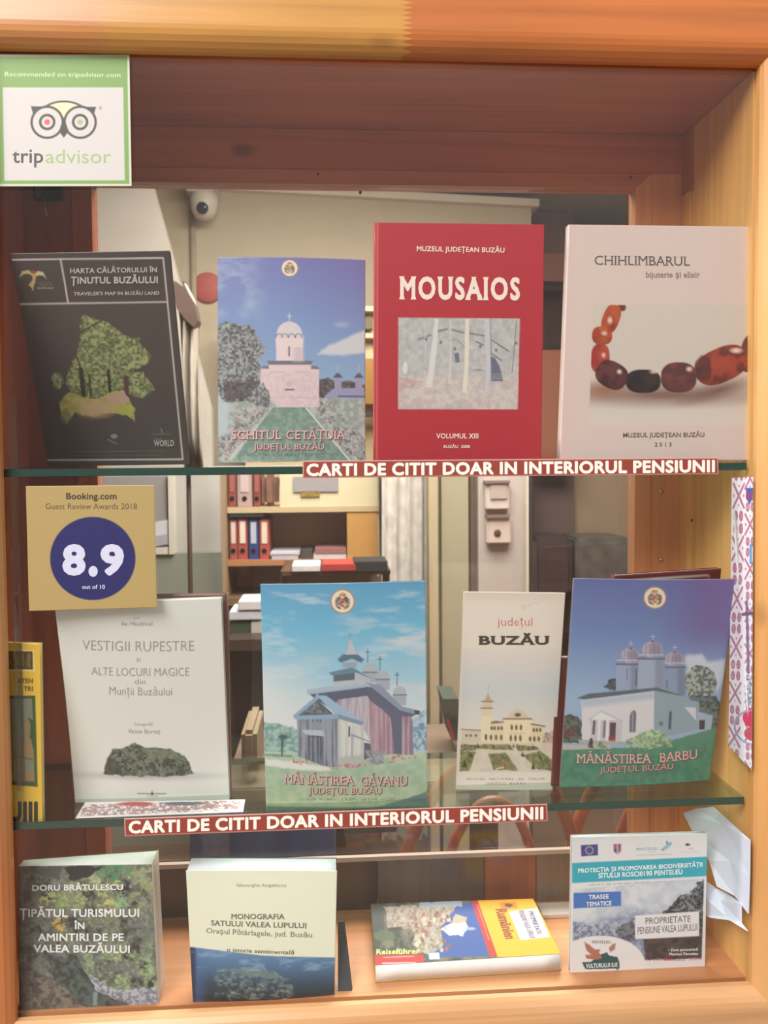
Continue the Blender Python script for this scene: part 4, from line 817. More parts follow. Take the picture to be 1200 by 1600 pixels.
s = Sheet([(118, 358), (1015, 345), (1062, 1335), (130, 1362)], (0, 1270), 4.286, Y=(.030, .0085))
s.k = s.k
book('book', 'paperback with an autumn gorge photograph and white title, left end of the bottom board', s, ink_tip, lambda U, V: .014+.016*U, 5.5, back=(96, 90, 86), spine=('r', (206, 186, 176)), texts=[
    ('DORU BRĂTULESCU', 218, 826, 518, 36, WT, dict(w=.025, y1=512)), ('ȚIPĂTUL TURISMULUI', 135, 932, 692, 50, WT, dict(w=.025, y1=690)), ('ÎN', 498, 567, 773, 44, WT, dict(w=.025)),
    ('AMINTIRI DE PE', 255, 829, 852, 48, WT, dict(w=.025)), ('VALEA BUZĂULUI', 226, 870, 927, 48, WT, dict(w=.025, y1=932))])

def ink_mono(x, y):
    a = Art(x, y, (232, 230, 206)); low = a.pm([(120, 822), (300, 838), (600, 868), (1040, 886), (1040, 1200), (120, 1200)])
    a.vgrad([(830, (104, 140, 178)), (930, (74, 110, 146)), (1040, (34, 62, 80)), (1150, (10, 22, 28))], low)
    a.put(np.clip((260-x)/90, 0, 1)*low*.6, (60, 100, 160)); a.mix(a.pm([(300, 950), (560, 930), (760, 990), (780, 1120), (300, 1120)], 20, 40)*np.clip((fbm(x/26, y/12, 7)-.42)*4, 0, 1)*.6, (84, 100, 96), (166, 172, 164), 12, 6, .3, .75); a.put(a.pm([(320, 955), (560, 945), (740, 1000), (600, 1000)], 12, 30)*.6, (120, 136, 120)); a.put(np.clip((190-x)/20, 0, 1)*low*.8, (20, 28, 40))
    a.put(np.clip((fbm(x/80, y/30, 3)-.5)*4, 0, 1)*low*(y < 960)*.6, (140, 170, 200))
    return a.c
GD = (110, 106, 98)
s = Sheet([(118, 348), (1032, 350), (1015, 1132), (162, 1182)], (260, 1270), 3.87, Y=(.0125, .0095), bulge=lambda u, v: .003*np.sin(np.pi*u)*v)
book('book', 'cream paperback with a blue landscape foot, second on the bottom board', s, ink_mono, .026, 5, page=paint((214, 214, 222), .8, .03, 300), back=(60, 70, 84), texts=[
    ('Gheorghe Angelescu', 434, 736, 450, 19, (160, 156, 146), dict(serif=(.03, .03))), ('MONOGRAFIA', 402, 728, 650, 30, GD, dict(serif=SER, w=.015)), ('SATULUI VALEA LUPULUI', 278, 856, 690, 30, GD, dict(serif=SER, w=.015, y1=706)),
    ('Orașul Pătârlagele, jud. Buzău', 248, 888, 737, 30, (128, 122, 112), dict(serif=(.03, .03), y1=762)), ('o istorie sentimentală', 374, 782, 845, 22, (96, 92, 88), dict(serif=(.03, .03), slant=.2, y1=861, w=.01))])
dc = MB().prism([at(528, 1441, .046), at(537, 1440, .046), at(551, 1562, .0105), at(528, 1564, .0105)], (.001, .003, 0)); dc.obj('dark_card', paint((40, 42, 48), .3))
tag(bpy.data.objects['dark_card'], 'narrow black card standing against the right side of the cream paperback', 'card')

def ink_guide(x, y):
    a = Art(x, y, (60, 70, 66), 2.2); a.mix(np.ones(len(x)), (52, 58, 54), (110, 106, 92), 40, 4)
    a.poly([(120, 470), (200, 470), (215, 650), (140, 700)], (60, 66, 66), soft=10); a.mix(a.pm([(200, 490), (640, 480), (640, 560), (520, 600), (560, 740), (380, 730), (360, 600), (220, 600)], 20, 40), (128, 108, 96), (168, 160, 148), 12, 7, .3, .7)
    a.poly([(600, 480), (690, 465), (780, 745), (430, 755), (520, 690), (510, 600)], (54, 82, 150), 8, 40); a.poly([(510, 600), (640, 560), (650, 600), (620, 640), (560, 640)], (196, 200, 206), 16, 30); a.poly([(590, 530), (650, 540), (640, 570), (560, 580)], (170, 160, 140), 8, 20); a.ell(665, 603, 26, 8, (140, 156, 190)); a.poly([(400, 470), (620, 460), (620, 490), (400, 500)], (150, 160, 172), 8, 20)
    for i in range(34):
        rx, ry = _hash(np.array([i]), np.array([1]), 3)[0], _hash(np.array([i]), np.array([2]), 3)[0]; cx, cy = 370+rx*190, 520+ry*200; a.poly([(cx-9, cy), (cx, cy-10), (cx+9, cy), (cx+8, cy+15), (cx-8, cy+15)], [(142, 92, 78), (176, 164, 148), (118, 84, 74), (196, 182, 158)][i % 4], 5, 10)
    a.ell(205, 640, 60, 26, (84, 96, 70), warp=10, sc=14)
    a.poly([(697, 455), (985, 440), (1130, 745), (800, 750)], (222, 166, 44)); a.poly([(668, 458), (702, 458), (806, 748), (765, 748)], (176, 50, 46)); a.poly([(812, 470), (890, 466), (904, 498), (820, 503)], (226, 128, 44)); a.ell(858, 484, 20, 10, (90, 60, 40), warp=6, sc=6)
    a.line([(700, 480), (760, 660)], 5, (214, 120, 100), soft=2)
    a.poly([(150, 742), (415, 735), (425, 795), (150, 795)], (186, 46, 52)); a.line([(200, 752), (365, 745)], 4, (226, 160, 156)); a.line([(195, 782), (375, 779)], 6, (232, 190, 186)); a.poly([(445, 730), (500, 726), (505, 760), (450, 762)], (196, 210, 226))
    a.poly([(858, 516), (998, 498), (1064, 646), (920, 662)], (200, 190, 206), 0)
    return a.c
zt = at(585, 1507, .026)[2]
pg = [at_z(579, 1412, zt-H0), at_z(833, 1404, zt-H0), at_z(877, 1490, zt-H0), at_z(585.5, 1508, zt-H0)]
th = zt-ZB-.0008
gd = Sheet([(130, 478), (978, 450), (1122, 733), (150, 792)], (540, 1270), 3.333, pts=pg)
gd.back = np.array([0., 0., -1.])
book('book', 'thick travel guide lying flat with yellow, red and blue cover on the bottom board', gd, ink_guide, th, 2.6, mat=printed(.62), page=paint((240, 238, 236), .8, .03, 200), back=(206, 160, 60), texts=[
    ('Reiseführer', 160, 398, 738, 26, (232, 214, 120), dict(w=.03, y1=733)),
    ('Rumänien', 792, 845, 505, 62, (150, 62, 40), dict(w=.03, y1=657, up=(.86, -.05))),
    ('PROPRIETATE', 955, 1002, 516, 25, (90, 84, 100), dict(y1=632, up=(.9, -.05))), ('PENSIUNE VALEA LUPULUI', 905, 968, 512, 28, (110, 104, 120), dict(y1=652, up=(.9, -.05)))])

def ink_pent(x, y):
    a = Art(x, y, (222, 218, 218), 2)
    a.poly([(197, 242), (288, 237), (289, 297), (199, 303)], (66, 62, 140))
    for i in range(12): t = i*math.pi/6; a.ell(243+20*math.cos(t), 270+20*math.sin(t), 3.2, 3.2, (206, 196, 120))
    a.poly([(370, 236), (413, 234), (412, 275), (392, 292), (372, 277)], (176, 92, 110)); a.ell(390, 262, 14, 18, (110, 100, 150)); a.line([(392, 240), (392, 285)], 4, (216, 206, 206)); a.ell(383, 272, 6, 6, (60, 66, 120)); a.ell(402, 250, 5, 6, (170, 60, 70))
    a.poly([(622, 268), (655, 240), (650, 222), (662, 218), (668, 240), (640, 275)], (110, 160, 176)); a.ell(668, 240, 20, 9, (130, 176, 190), rot=-.7); a.ell(655, 255, 22, 8, (150, 186, 196), rot=-.6); a.line([(495, 297), (685, 290)], 2.5, (170, 166, 170)); a.line([(560, 280), (600, 277)], 2.5, (180, 176, 180))
    a.ell(769, 239, 14, 7, (60, 50, 54), warp=3, sc=5); a.line([(775, 262), (800, 260)], 3, (200, 110, 110)); a.line([(740, 280), (828, 275)], 2.5, (190, 180, 182))
    a.poly([(150, 338), (880, 303), (880, 408), (150, 446)], (42, 164, 182))
    for y0, x0, x1 in ((0, 242, 740), (20, 300, 706)):
        m = a.pm([(x0, 452+y0), (x1, 430+y0), (x1, 438+y0), (x0, 460+y0)]); a.put(m*(fbm(x/5, y/5, 7) > .45)*.6, (120, 116, 124))
    sc = a.pm([(155, 480), (858, 420), (845, 848), (540, 858), (155, 760)]); a.mix(sc, (186, 192, 204), (212, 212, 216), 60, 4); a.mix(sc*np.clip((y-560)/80, 0, 1)*np.clip((y+ .45*x-770)/90+.4, 0, 1), (122, 132, 160), (170, 176, 196), 22, 6)
    a.mix(sc*a.pm([(155, 640), (240, 680), (380, 660), (500, 620), (500, 760), (155, 770)], 20, 40), (110, 116, 140), (176, 180, 196), 12, 8); a.mix(sc*a.pm([(380, 690), (480, 640), (500, 760), (400, 740)], 20, 30), (70, 72, 84), (120, 124, 134), 12, 8)
    dk = sc*a.pm([(630, 600), (690, 560), (730, 510), (790, 490), (858, 425), (858, 850), (540, 858), (530, 740), (640, 740)], 22, 34, 6); a.mix(dk, (40, 42, 44), (92, 96, 98), 14, 5, .4, .7); a.mix(sc*a.pm([(530, 735), (845, 735), (845, 850), (540, 858)])*.8, (46, 40, 42), (86, 66, 66), 26, 9)
    a.put(sc*a.pm([(690, 560), (780, 480), (850, 440), (850, 600), (660, 600)], 14, 20)*(fbm(x/10, y/10, 33) > .56), (130, 136, 146))
    a.poly([(158, 498), (412, 490), (412, 568), (158, 582)], (66, 112, 186)); a.poly([(487, 620), (830, 597), (831, 730), (487, 748)], (226, 220, 222)); a.line([(487, 748), (831, 730)], 3, (120, 116, 120))
    a.put(a.em(300, 878, 240, 150)*a.pm([(140, 700), (560, 700), (560, 925), (140, 935)]), (226, 222, 222))
    a.poly([(204, 868), (250, 868), (290, 835), (335, 815), (352, 835), (392, 842), (404, 872), (404, 902), (388, 914), (385, 904), (222, 908), (212, 890)], (34, 82, 86), 3, 12)
    a.poly([(215, 762), (235, 770), (270, 800), (300, 800), (308, 850), (280, 855), (225, 850), (222, 828), (250, 832), (225, 800)], (176, 110, 92), 3, 10); a.poly([(345, 795), (365, 772), (385, 768), (378, 800), (355, 818)], (176, 120, 104), 3, 10); a.ell(305, 815, 10, 9, (226, 214, 206)); a.line([(300, 820), (345, 800)], 8, (226, 222, 222))
    a.line([(642, 857), (690, 856)], 9, (196, 80, 96)); a.line([(780, 857), (842, 853)], 7, (214, 150, 156))
    for i, cx in enumerate((547, 567, 590, 608, 625, 700, 710, 722, 735, 750)): a.ell(cx, 858, 4, 5, (110, 100, 104) if i % 2 else (176, 130, 130))
    return a.c
s = Sheet([(150, 200), (876, 180), (863, 908), (140, 930)], (850, 1250), 3.43, Y=(.030, .0265))
book('booklet', 'square white and teal nature booklet with mountain photograph, right end of the bottom board', s, ink_pent, .006, 3.6, back=(210, 206, 206), cat='booklet', page=paint((226, 234, 236), .7), texts=[
    ('PROTECȚIA ȘI PROMOVAREA BIODIVERSITĂȚII', 182, 848, 390, 22, (232, 240, 240), dict(w=.03, y1=356)), ('SITULUI ROSCI0190 PENTELEU', 290, 740, 418, 25, (232, 240, 240), dict(w=.03, y1=396)),
    ('PENTELEU', 492, 610, 271, 14, (130, 176, 196), dict(y1=266)),
    ('TRASEE', 238, 345, 531, 22, WT, dict(w=.03, y1=527)), ('TEMATICE', 225, 360, 569, 22, WT, dict(w=.03, y1=563)), ('PROPRIETATE', 542, 784, 665, 33, (110, 104, 108), dict(y1=652)), ('PENSIUNE VALEA LUPULUI', 500, 820, 718, 36, (110, 104, 108), dict(y1=698)),
    ('PENTELEU', 256, 356, 768, 15, (120, 110, 112)), ('VULTURULUI ILIE', 224, 392, 899, 21, WT, dict(w=.03, y1=892)), ('• Zone panoramică', 664, 822, 810, 14, WT, dict(slant=.2, w=.02, y1=806)), ('Masivul Penteleu', 668, 824, 832, 14, WT, dict(slant=.2, w=.02, y1=829))])

# white sheets leaning on the right side board
PAPER = paint((206, 212, 226), .7, .03, 20)
def wallsheet(px, dx, label):
    P_ = [at_x(a, b, XW-.001-d) for (a, b), d in zip(px, dx)]
    MB().prism(P_, (.0006, 0, 0)).obj('paper_sheet', PAPER); tag(bpy.data.objects[[o.name for o in bpy.data.objects if o.name.startswith('paper_sheet')][-1]], label, 'paper', 'white papers against the right side board')
def curved(px, Xs, label, th=.0008, mark=None):
    """sheet of paper from rows of pixel pairs, each row at its own distance from the board, resting curled"""
    V = []; n = len(px[0])
    for row, xs in zip(px, Xs):
        for (a, b), x_ in zip(row, xs): V.append(at_x(a, b, x_))
    m = len(px); V = np.array(V); B = V + np.array([th, 0, 0]); Fs = []
    for j in range(m-1):
        for i in range(n-1): a0 = j*n+i; Fs += [[a0, a0+n, a0+n+1, a0+1], [a0+m*n, a0+1+m*n, a0+n+1+m*n, a0+n+m*n]]
    rim = list(range(n)) + [k*n+n-1 for k in range(1, m)] + [(m-1)*n+k for k in range(n-2, -1, -1)] + [k*n for k in range(m-2, 0, -1)]
    for i in range(len(rim)): a0, b0 = rim[i], rim[(i+1) % len(rim)]; Fs.append([a0, b0, b0+m*n, a0+m*n])
    o = mesh('paper_sheet', np.vstack([V, B]), Fs, PAPER, None); tag(o, label, 'paper', 'white papers against the right side board'); return o
XA = XW
curved([[(1067, 1270), (1090, 1263), (1114, 1261)], [(1082, 1300), (1130, 1288), (1171.5, 1313)], [(1108, 1345), (1140, 1345), (1171, 1370)], [(1120, 1385), (1148, 1400), (1169, 1428)]],
       [[XA-.012, XA-.004, XA-.002]]*2 + [[XA-.014, XA-.005, XA-.002]]*2, 'pale sheet leaning on the right side board above the bottom board')
curved([[(1104, 1378), (1118, 1388), (1136, 1396)], [(1104, 1405), (1126, 1408), (1158, 1412)], [(1103, 1430), (1134, 1432), (1158, 1442)], [(1110, 1434), (1140, 1438), (1168, 1455)]],
       [[XA-.020, XA-.010, XA-.004]]*4, 'lower pale sheet with a curled foot, behind the square teal booklet')
l1 = MB(); l1.tube([at_x(1112, 1284, XA-.0095), at_x(1140, 1308, XA-.0085), at_x(1171, 1340, XA-.005)], .0004, 5)
w_ = at(850, 1436, .13); MB().box((at(848, 1440, .125)[0], .125, ZB+.0002), (at(900, 1440, .125)[0], .150, ZB+.004)).obj('small_notepad', paint((206, 190, 180), .7))
tag(bpy.data.objects['small_notepad'], 'small whitish pad lying between the travel guide and the teal booklet', 'notepad')

# ================================================================== STICKERS AND STRIPS ON THE FRONT GLASS
def sticker(name, label, cat, sheet, ink, step, texts, group=None, mat=None):
    o = empty(name, (sheet.q[2]+sheet.q[3])/2, label, cat, group)
    sheet.slab('printed_film', mat or printed(.45), o, 0, .00025, ink=ink, step=step)
    sheet.text(texts, 'lettering', o, lift=.0001); return o
def ink_owl(x, y):
    a = Art(x, y, (190, 194, 176), 1.8); a.poly([(-40, 80), (568, 82), (578, 650), (-40, 650)], (108, 144, 64)); a.poly([(12, 217), (550, 217), (557, 633), (20, 634)], (190, 184, 180))
    K = (46, 40, 42); a.poly([(137, 300), (200, 302), (150, 345)], K); a.poly([(429, 303), (365, 303), (415, 348)], K)
    a.put(a.em(284, 345, 112, 70)*a.m(y-345), K); a.put(a.em(284, 348, 102, 64)*a.m(y-348), (226, 210, 160))
    for cx, c in ((210, (196, 70, 76)), (357, (140, 168, 106))): a.ell(cx, 372, 75, 75, K); a.ell(cx, 372, 64, 64, (190, 184, 180)); a.ell(cx, 371, 37, 37, K); a.ell(cx, 371, 25, 25, (190, 184, 180)); a.ell(cx, 371, 13, 13, c)
    a.poly([(284, 348), (300, 395), (306, 412), (284, 442), (262, 412), (268, 395)], K)
    return a.c
YG = -.0003
s = Sheet([(-24, 70), (578, 72), (588, 660), (-20, 661)], (0, 60), 2.857, Y=YG)
sticker('travel_site_sticker', 'green and white square sticker with an owl emblem, top left of the glass', 'sticker', s, ink_owl, 2.6, [
    ('Recommended on tripadvisor.com', 22, 538, 168, 20, (200, 216, 168), dict(y1=172)), ('trip', 55, 192, 553, 62, (48, 42, 44), dict(w=.01)), ('advisor', 203, 495, 555, 62, (140, 168, 104), dict(w=-.002)), ('®', 441, 455, 316, 13, (120, 116, 116))])
def ink_award(x, y):
    a = Art(x, y, (164, 140, 90), 1.8); a.ell(415, 436, 191, 186, (38, 36, 90)); return a.c
s = Sheet([(115, 113), (689, 108), (701, 655), (130, 671)], (0, 720), 2.857, Y=YG)
LV = (196, 196, 216)
sticker('award_sticker', 'gold square award sticker with a navy circle scoring 8.9', 'sticker', s, ink_award, 3.2, [
    ('Booking.com', 297, 522, 171, 27, (70, 58, 54), dict(w=.025)), ('Guest Review Awards 2018', 205, 612, 216, 26, (84, 72, 60), dict(w=-.005)),
    ('8', 280, 384, 503, 122, LV, dict(w=.047)), ('.', 397, 438, 503, 128, LV, dict(w=.07)), ('9', 450, 555, 503, 122, LV, dict(w=.047)), ('out of 10', 368, 470, 571, 17, LV, dict(w=.02))])
def strip(corners, label, items):
    s = Sheet(corners, (0, 0), 1.0, Y=YG); c = [np.array(p, float) for p in corners]
    def ink(x, y):
        a = Art(x, y, (206, 160, 150), .6); q = [c[0]+(1.2, 1.2), c[1]+(-1.2, 1.2), c[2]+(-1.2, -1.2), c[3]+(1.2, -1.2)]; return a.poly(q, (142, 60, 48)).c
    sticker('notice_strip', label, 'sign', s, ink, 1.3, items, 'brown notice strips on the glass')
MS = (240, 228, 216)
strip([(473, 720), (1122, 715), (1123, 741), (473, 747)], 'brown strip lettered in cream capitals across the edge of the upper glass shelf', [('CARTI DE CITIT DOAR IN INTERIORUL PENSIUNII', 479, 1117, 743, 17.5, MS, dict(w=.044, y1=737))])
strip([(194, 1279), (855, 1256), (856, 1283), (195, 1307)], 'brown strip lettered in cream capitals just below the lower glass shelf', [('CARTI DE CITIT DOAR IN INTERIORUL PENSIUNII', 201, 849, 1301.5, 17.5, MS, dict(w=.044, y1=1279))])

# ================================================================== THE ROOM SEEN THROUGH THE CASE
def panel(name, px0, py0, px1, py1, Y, th, mat, parent=None, bev=0., z0=None, z1=None):
    a, b = at(px0, py0, Y), at(px1, py1, Y); zz0 = b[2] if z0 is None else z0; zz1 = a[2] if z1 is None else z1
    return MB().box((a[0], Y, zz0), (b[0], Y+th, zz1), bev).obj(name, mat, parent)
# cream wall ending at a corner, with its white cornice
A, B = at(60, 300, 3.0), at(830, 326, 3.3)
w = MB().prism([(A[0], 3.0, 0), (B[0], 3.3, 0), (B[0], 3.3, B[2]), (A[0], 3.0, B[2])], (0, .15, 0)); struct(w.obj('wall_middle', S_((186, 172, 148))))
wallY = lambda X: 3.0+.3*(X-A[0])/(B[0]-A[0])
c = MB().prism([(A[0], 2.96, B[2]), (B[0]+.03, 3.26, B[2]), (B[0]+.03, 3.26, B[2]+.035), (A[0], 2.96, B[2]+.035)], (0, .19, 0)); struct(c.obj('trim_1', S_((222, 212, 196))))
# grey column left of the cream wall with a slanting edge
o = MB().prism([at(120, 240, 2.5), at(225, 240, 2.5), at(268, 395, 2.5), at(330, 640, 2.5), at(342, 1230, 2.5), at(120, 1230, 2.5)], (0, .05, 0)).obj('curtain', paint((176, 168, 158), .9, .05, 8)); tag(o, 'pale grey curtain drawn aside behind the left part of the case', 'curtain')
# white wall strip + dark door right of it
# dome camera
dc = at(318, 322, 2.96); o = empty('security_camera', dc, 'white security camera with black lens under the ceiling, seen above the books', 'camera')
MB().box((dc[0]-.075, 2.92, dc[2]+.055), (dc[0]+.055, 3.10, dc[2]+.11), .008).obj('mounting_box', paint((200, 192, 178), .5), o)
MB().lathe((dc[0], 2.99, dc[2]+.06), (0, -.25, -1), [(.060, 0), (.062, .03), (.056, .075), (.040, .105), (.012, .115)], 28).obj('housing', paint((206, 196, 180), .4), o, True)
MB().lathe((dc[0], 2.945, dc[2]-.015), (0, -1, -.15), [(.027, 0), (.025, .024), (.012, .027)], 20).obj('lens', paint((18, 16, 16), .1), o, True)
p = at(300, 345, 3.06); yw = wallY(p[0])-.010; o = MB().tube([(p[0], yw, p[2]+.06), (p[0], yw, 1.2), (p[0], yw, .0)], .014, 10).obj('cable_conduit', paint((176, 162, 140), .5), None, True); tag(o, 'thin beige cable conduit running down the cream wall below the camera', 'pipe')
p = at(323, 447, 3.05); o = MB().lathe((p[0], wallY(p[0])+.004, p[2]), (0, -1, 0), [(.068, 0), (.068, .022), (.062, .026), (.01, .027)], 32).obj('round_sign', paint((176, 84, 76), .6, .15, 60), None, True); tag(o, 'round red sign on the cream wall beside the blue-sky booklet', 'sign')
# coat hanging in folds
V = []; 
rows = [(445, 274, 292), (470, 276, 305), (500, 280, 308), (560, 282, 306), (620, 284, 310), (680, 288, 314), (740, 290, 318)]
for y_, x0, x1 in rows:
    for i in range(9): p = at(x0+(x1-x0)*i/8, y_, 2.0); V.append((p[0], 2.0-.03*math.sin(i*1.6+y_*.02), p[2]))
Vb = [(a, b+.03, c_) for a, b, c_ in V]; n = len(rows); Fs = []
for j in range(n-1):
    for i in range(8): a0 = j*9+i; Fs += [[a0, a0+9, a0+10, a0+1], [a0+n*9, a0+1+n*9, a0+10+n*9, a0+9+n*9]]
rim = list(range(9)) + [k*9+8 for k in range(1, n)] + [(n-1)*9+k for k in range(7, -1, -1)] + [k*9 for k in range(n-2, 0, -1)]
for i in range(len(rim)): a0, b0 = rim[i], rim[(i+1) % len(rim)]; Fs.append([a0, b0, b0+n*9, a0+n*9])
o = mesh('hanging_scarf', V+Vb, Fs, paint((150, 140, 128), .9, .2, 9), None, True); tag(o, 'grey-white scarf hanging in folds right of the dark map', 'scarf')
p = at(292, 600, 2.06); cs = empty('coat_stand', (p[0], 2.06, 0), 'slim dark coat stand behind the dark map, holding scarf and hat', 'coat stand'); MB().tube([(p[0], 2.06, 0), (p[0], 2.06, at(292, 440, 2.06)[2])], .008, 10).obj('pole', paint((70, 52, 42), .5), cs, True); MB().lathe((p[0], 2.06, 0), (0, 0, 1), [(.18, 0), (.18, .02), (.02, .04)], 24).obj('foot', paint((70, 52, 42), .5), cs, True)
o = MB().prism([at(a, b, 1.97) for a, b in ((272, 438), (290, 450), (304, 474), (309, 500), (303, 512), (290, 500), (276, 482), (270, 458))], (0, .075, 0)).obj('hat', paint((84, 64, 54), .9)); tag(o, 'dark brown hat hung above the grey scarf', 'hat')
# slit between the church booklet and the crimson book
wc = empty('wall_cabinet', at(582, 740, 2.7), 'cream wall cabinet seen in the slit between booklet and crimson book', 'cabinet')
panel('body', 380, 486, 640, 745, 2.75, .2, S_((186, 168, 130)), wc)
panel('top_shelf', 375, 478, 645, 486, 2.70, .25, S_((206, 190, 156)), wc); panel('shelf', 375, 520, 645, 528, 2.70, .06, S_((200, 182, 146)), wc)
o = panel('storage_box', 500, 497, 583, 515, 2.68, .05, paint((96, 80, 54), .6), None, .004); tag(o, 'small dark olive box on the cream wall cabinet', 'box')
o = panel('folder', 520, 560, 600, 632, 2.69, .04, paint((150, 110, 40), .6), None, .003); tag(o, 'mustard folder standing in the cream wall cabinet', 'folder')
o = panel('shelf_rail', 500, 643, 600, 651, 2.66, .05, paint((56, 44, 36), .6)); tag(o, 'thin dark rail under the mustard folder', 'rail')
# framed notice board with papers
nb = empty('notice_board', at(240, 866, 2.385), 'white-framed notice board beside the gold sticker, seen through the case', 'board')
panel('board_face', 150, 745, 262, 858, 2.40, .045, S_((150, 146, 144)), nb); panel('frame_side', 262, 740, 272, 866, 2.385, .062, S_((214, 208, 196)), nb); panel('frame_foot', 150, 857, 262, 866, 2.385, .062, S_((214, 208, 196)), nb)
for i, (x0, y0, x1, y1) in enumerate(((232, 812, 262, 840), (236, 834, 262, 856))):
    MB().prism([at(x0, y1, 2.392-i*.006), at(x1, y1-6, 2.392-i*.006), at(x1, y0, 2.392-i*.006), at(x0+4, y0+5, 2.392-i*.006)], (0, .005, 0)).obj('pinned_paper', S_((206, 208, 216) if i == 0 else (170, 172, 184)), nb)
o = panel('wall_panel', 130, 735, 346, 930, 2.45, .04, S_((178, 174, 168)), z0=0); tag(o, 'grey-white wall panel right of the notice board', 'panel')
o = panel('wall_panel', 130, 866.5, 346, 935, 2.40, .045, S_((140, 144, 132)), z0=0); tag(o, 'grey-green lower wall panel under the notice board', 'panel')
o = panel('wooden_post', 345, 735, 355, 1000, 2.3, .05, S_((156, 128, 96)), z0=0); tag(o, 'narrow light wooden post left of the office shelves', 'post')
# office shelf unit
YS = 2.5
su = empty('office_shelf', at(470, 900, YS), 'wooden office shelf unit with binders and papers, seen through the middle of the case', 'shelf')
panel('backboard', 355, 735, 592, 1000, YS+.3, .02, S_((206, 178, 154)), su); panel('side_panel', 353, 735, 358, 1000, YS, .3, S_((150, 116, 84)), su); panel('side_panel', 588, 735, 593, 900, YS, .3, S_((190, 176, 150)), su)
panel('shelf_board', 355, 793, 592, 799, YS-.01, .3, S_((190, 168, 132)), su); panel('shelf_board', 355, 876, 592, 881, YS-.01, .3, S_((172, 118, 76)), su); panel('shelf_board', 355, 935, 592, 942, YS-.01, .3, S_((120, 88, 62)), su)
panel('cream_door', 437, 735, 590, 793, YS-.005, .02, S_((206, 196, 162)), su); panel('orange_door', 542, 799, 590, 876, YS-.005, .02, S_((192, 142, 76)), su)
o = panel('notice_sheet', 458, 745, 529, 768, YS-.012, .002, S_((150, 144, 146))); tag(o, 'grey notice sheet on the cream cupboard door', 'paper')
o = panel('small_label', 470, 768, 500, 776, YS-.012, .002, paint((140, 116, 50), .6, .5, 90)); tag(o, 'small yellow and black label under the grey notice sheet', 'label')
def binder(px0, px1, py0, py1, col, lab, label, Y=YS+.01, inset=.25):
    b = empty('ring_binder', at((px0+px1)/2, py1, Y), label, 'binder', 'ring binders in the office shelf unit')
    panel('spine', px0, py0, px1, py1, Y, .24, paint(col, .5), b, .004)
    w_ = px1-px0; panel('spine_label', px0+w_*.22, py0+4, px1-w_*.22, py0+(py1-py0)*.58, Y-.003, .004, paint(lab, .7), b)
    p = at((px0+px1)/2, py0+(py1-py0)*.76, Y); MB().lathe((p[0], Y+.001, p[2]), (0, -1, 0), [(.010, 0), (.010, .004), (.006, .004), (.006, .001)], 14).obj('finger_ring', paint((60, 40, 40), .4), b)
binder(358, 371, 812, 876, (156, 76, 62), (206, 186, 176), 'red ring binder at the left end of the binder row')
binder(371, 387, 811, 876, (160, 72, 60), (214, 202, 188), 'red ring binder with a cream label, left of the blue binder')
binder(388, 404, 812, 876, (44, 62, 124), (176, 180, 196), 'blue ring binder in the office shelves')
binder(405, 421, 812, 876, (168, 76, 62), (214, 200, 184), 'red ring binder right of the blue binder')
binder(356, 369, 735, 793, (140, 66, 54), (150, 84, 72), 'dull red ring binder on the upper board of the office shelves')
binder(370, 394, 735, 793, (170, 146, 140), (190, 170, 166), 'pinkish grey ring binder on the upper board of the office shelves')
binder(395, 407, 735, 793, (134, 62, 50), (150, 84, 70), 'second dull red ring binder on the upper board, beside the pinkish one')
o = panel('brown_block', 408, 738, 434, 793, YS+.02, .12, paint((120, 84, 66), .8, .3, 20), None, .02); tag(o, 'brown rounded block on the upper board beside the binders', 'bag')  # plain block filling the head-like brown shape beside the binders
o = panel('black_tray', 358, 799, 412, 808, YS-.005, .2, paint((50, 48, 40), .6), None, .003); tag(o, 'flat black tray above the ring binders', 'tray')
stacks = [(422, 863, 468, 868, (196, 190, 200), 'lower part of the white paper pile right of the binders'), (424, 866, 466, 876, (176, 172, 184), 'white paper pile right of the binders, under loose sheets'),
          (470, 860, 488, 876, (70, 62, 60), 'small dark paper box on the shelf between two paper piles'), (492, 857, 541, 866, (150, 100, 96), 'reddish folder on top of the right paper pile'), (490, 866, 541, 876, (196, 192, 198), 'white paper pile at the right of the office shelf')]
for x0, y0, x1, y1, c_, l_ in stacks: o = panel('paper_pile', x0, y0, x1, y1, YS+.0, .2, paint(c_, .8, .12, 60), None, .002); tag(o, l_, 'papers', 'paper piles in the office shelf unit')
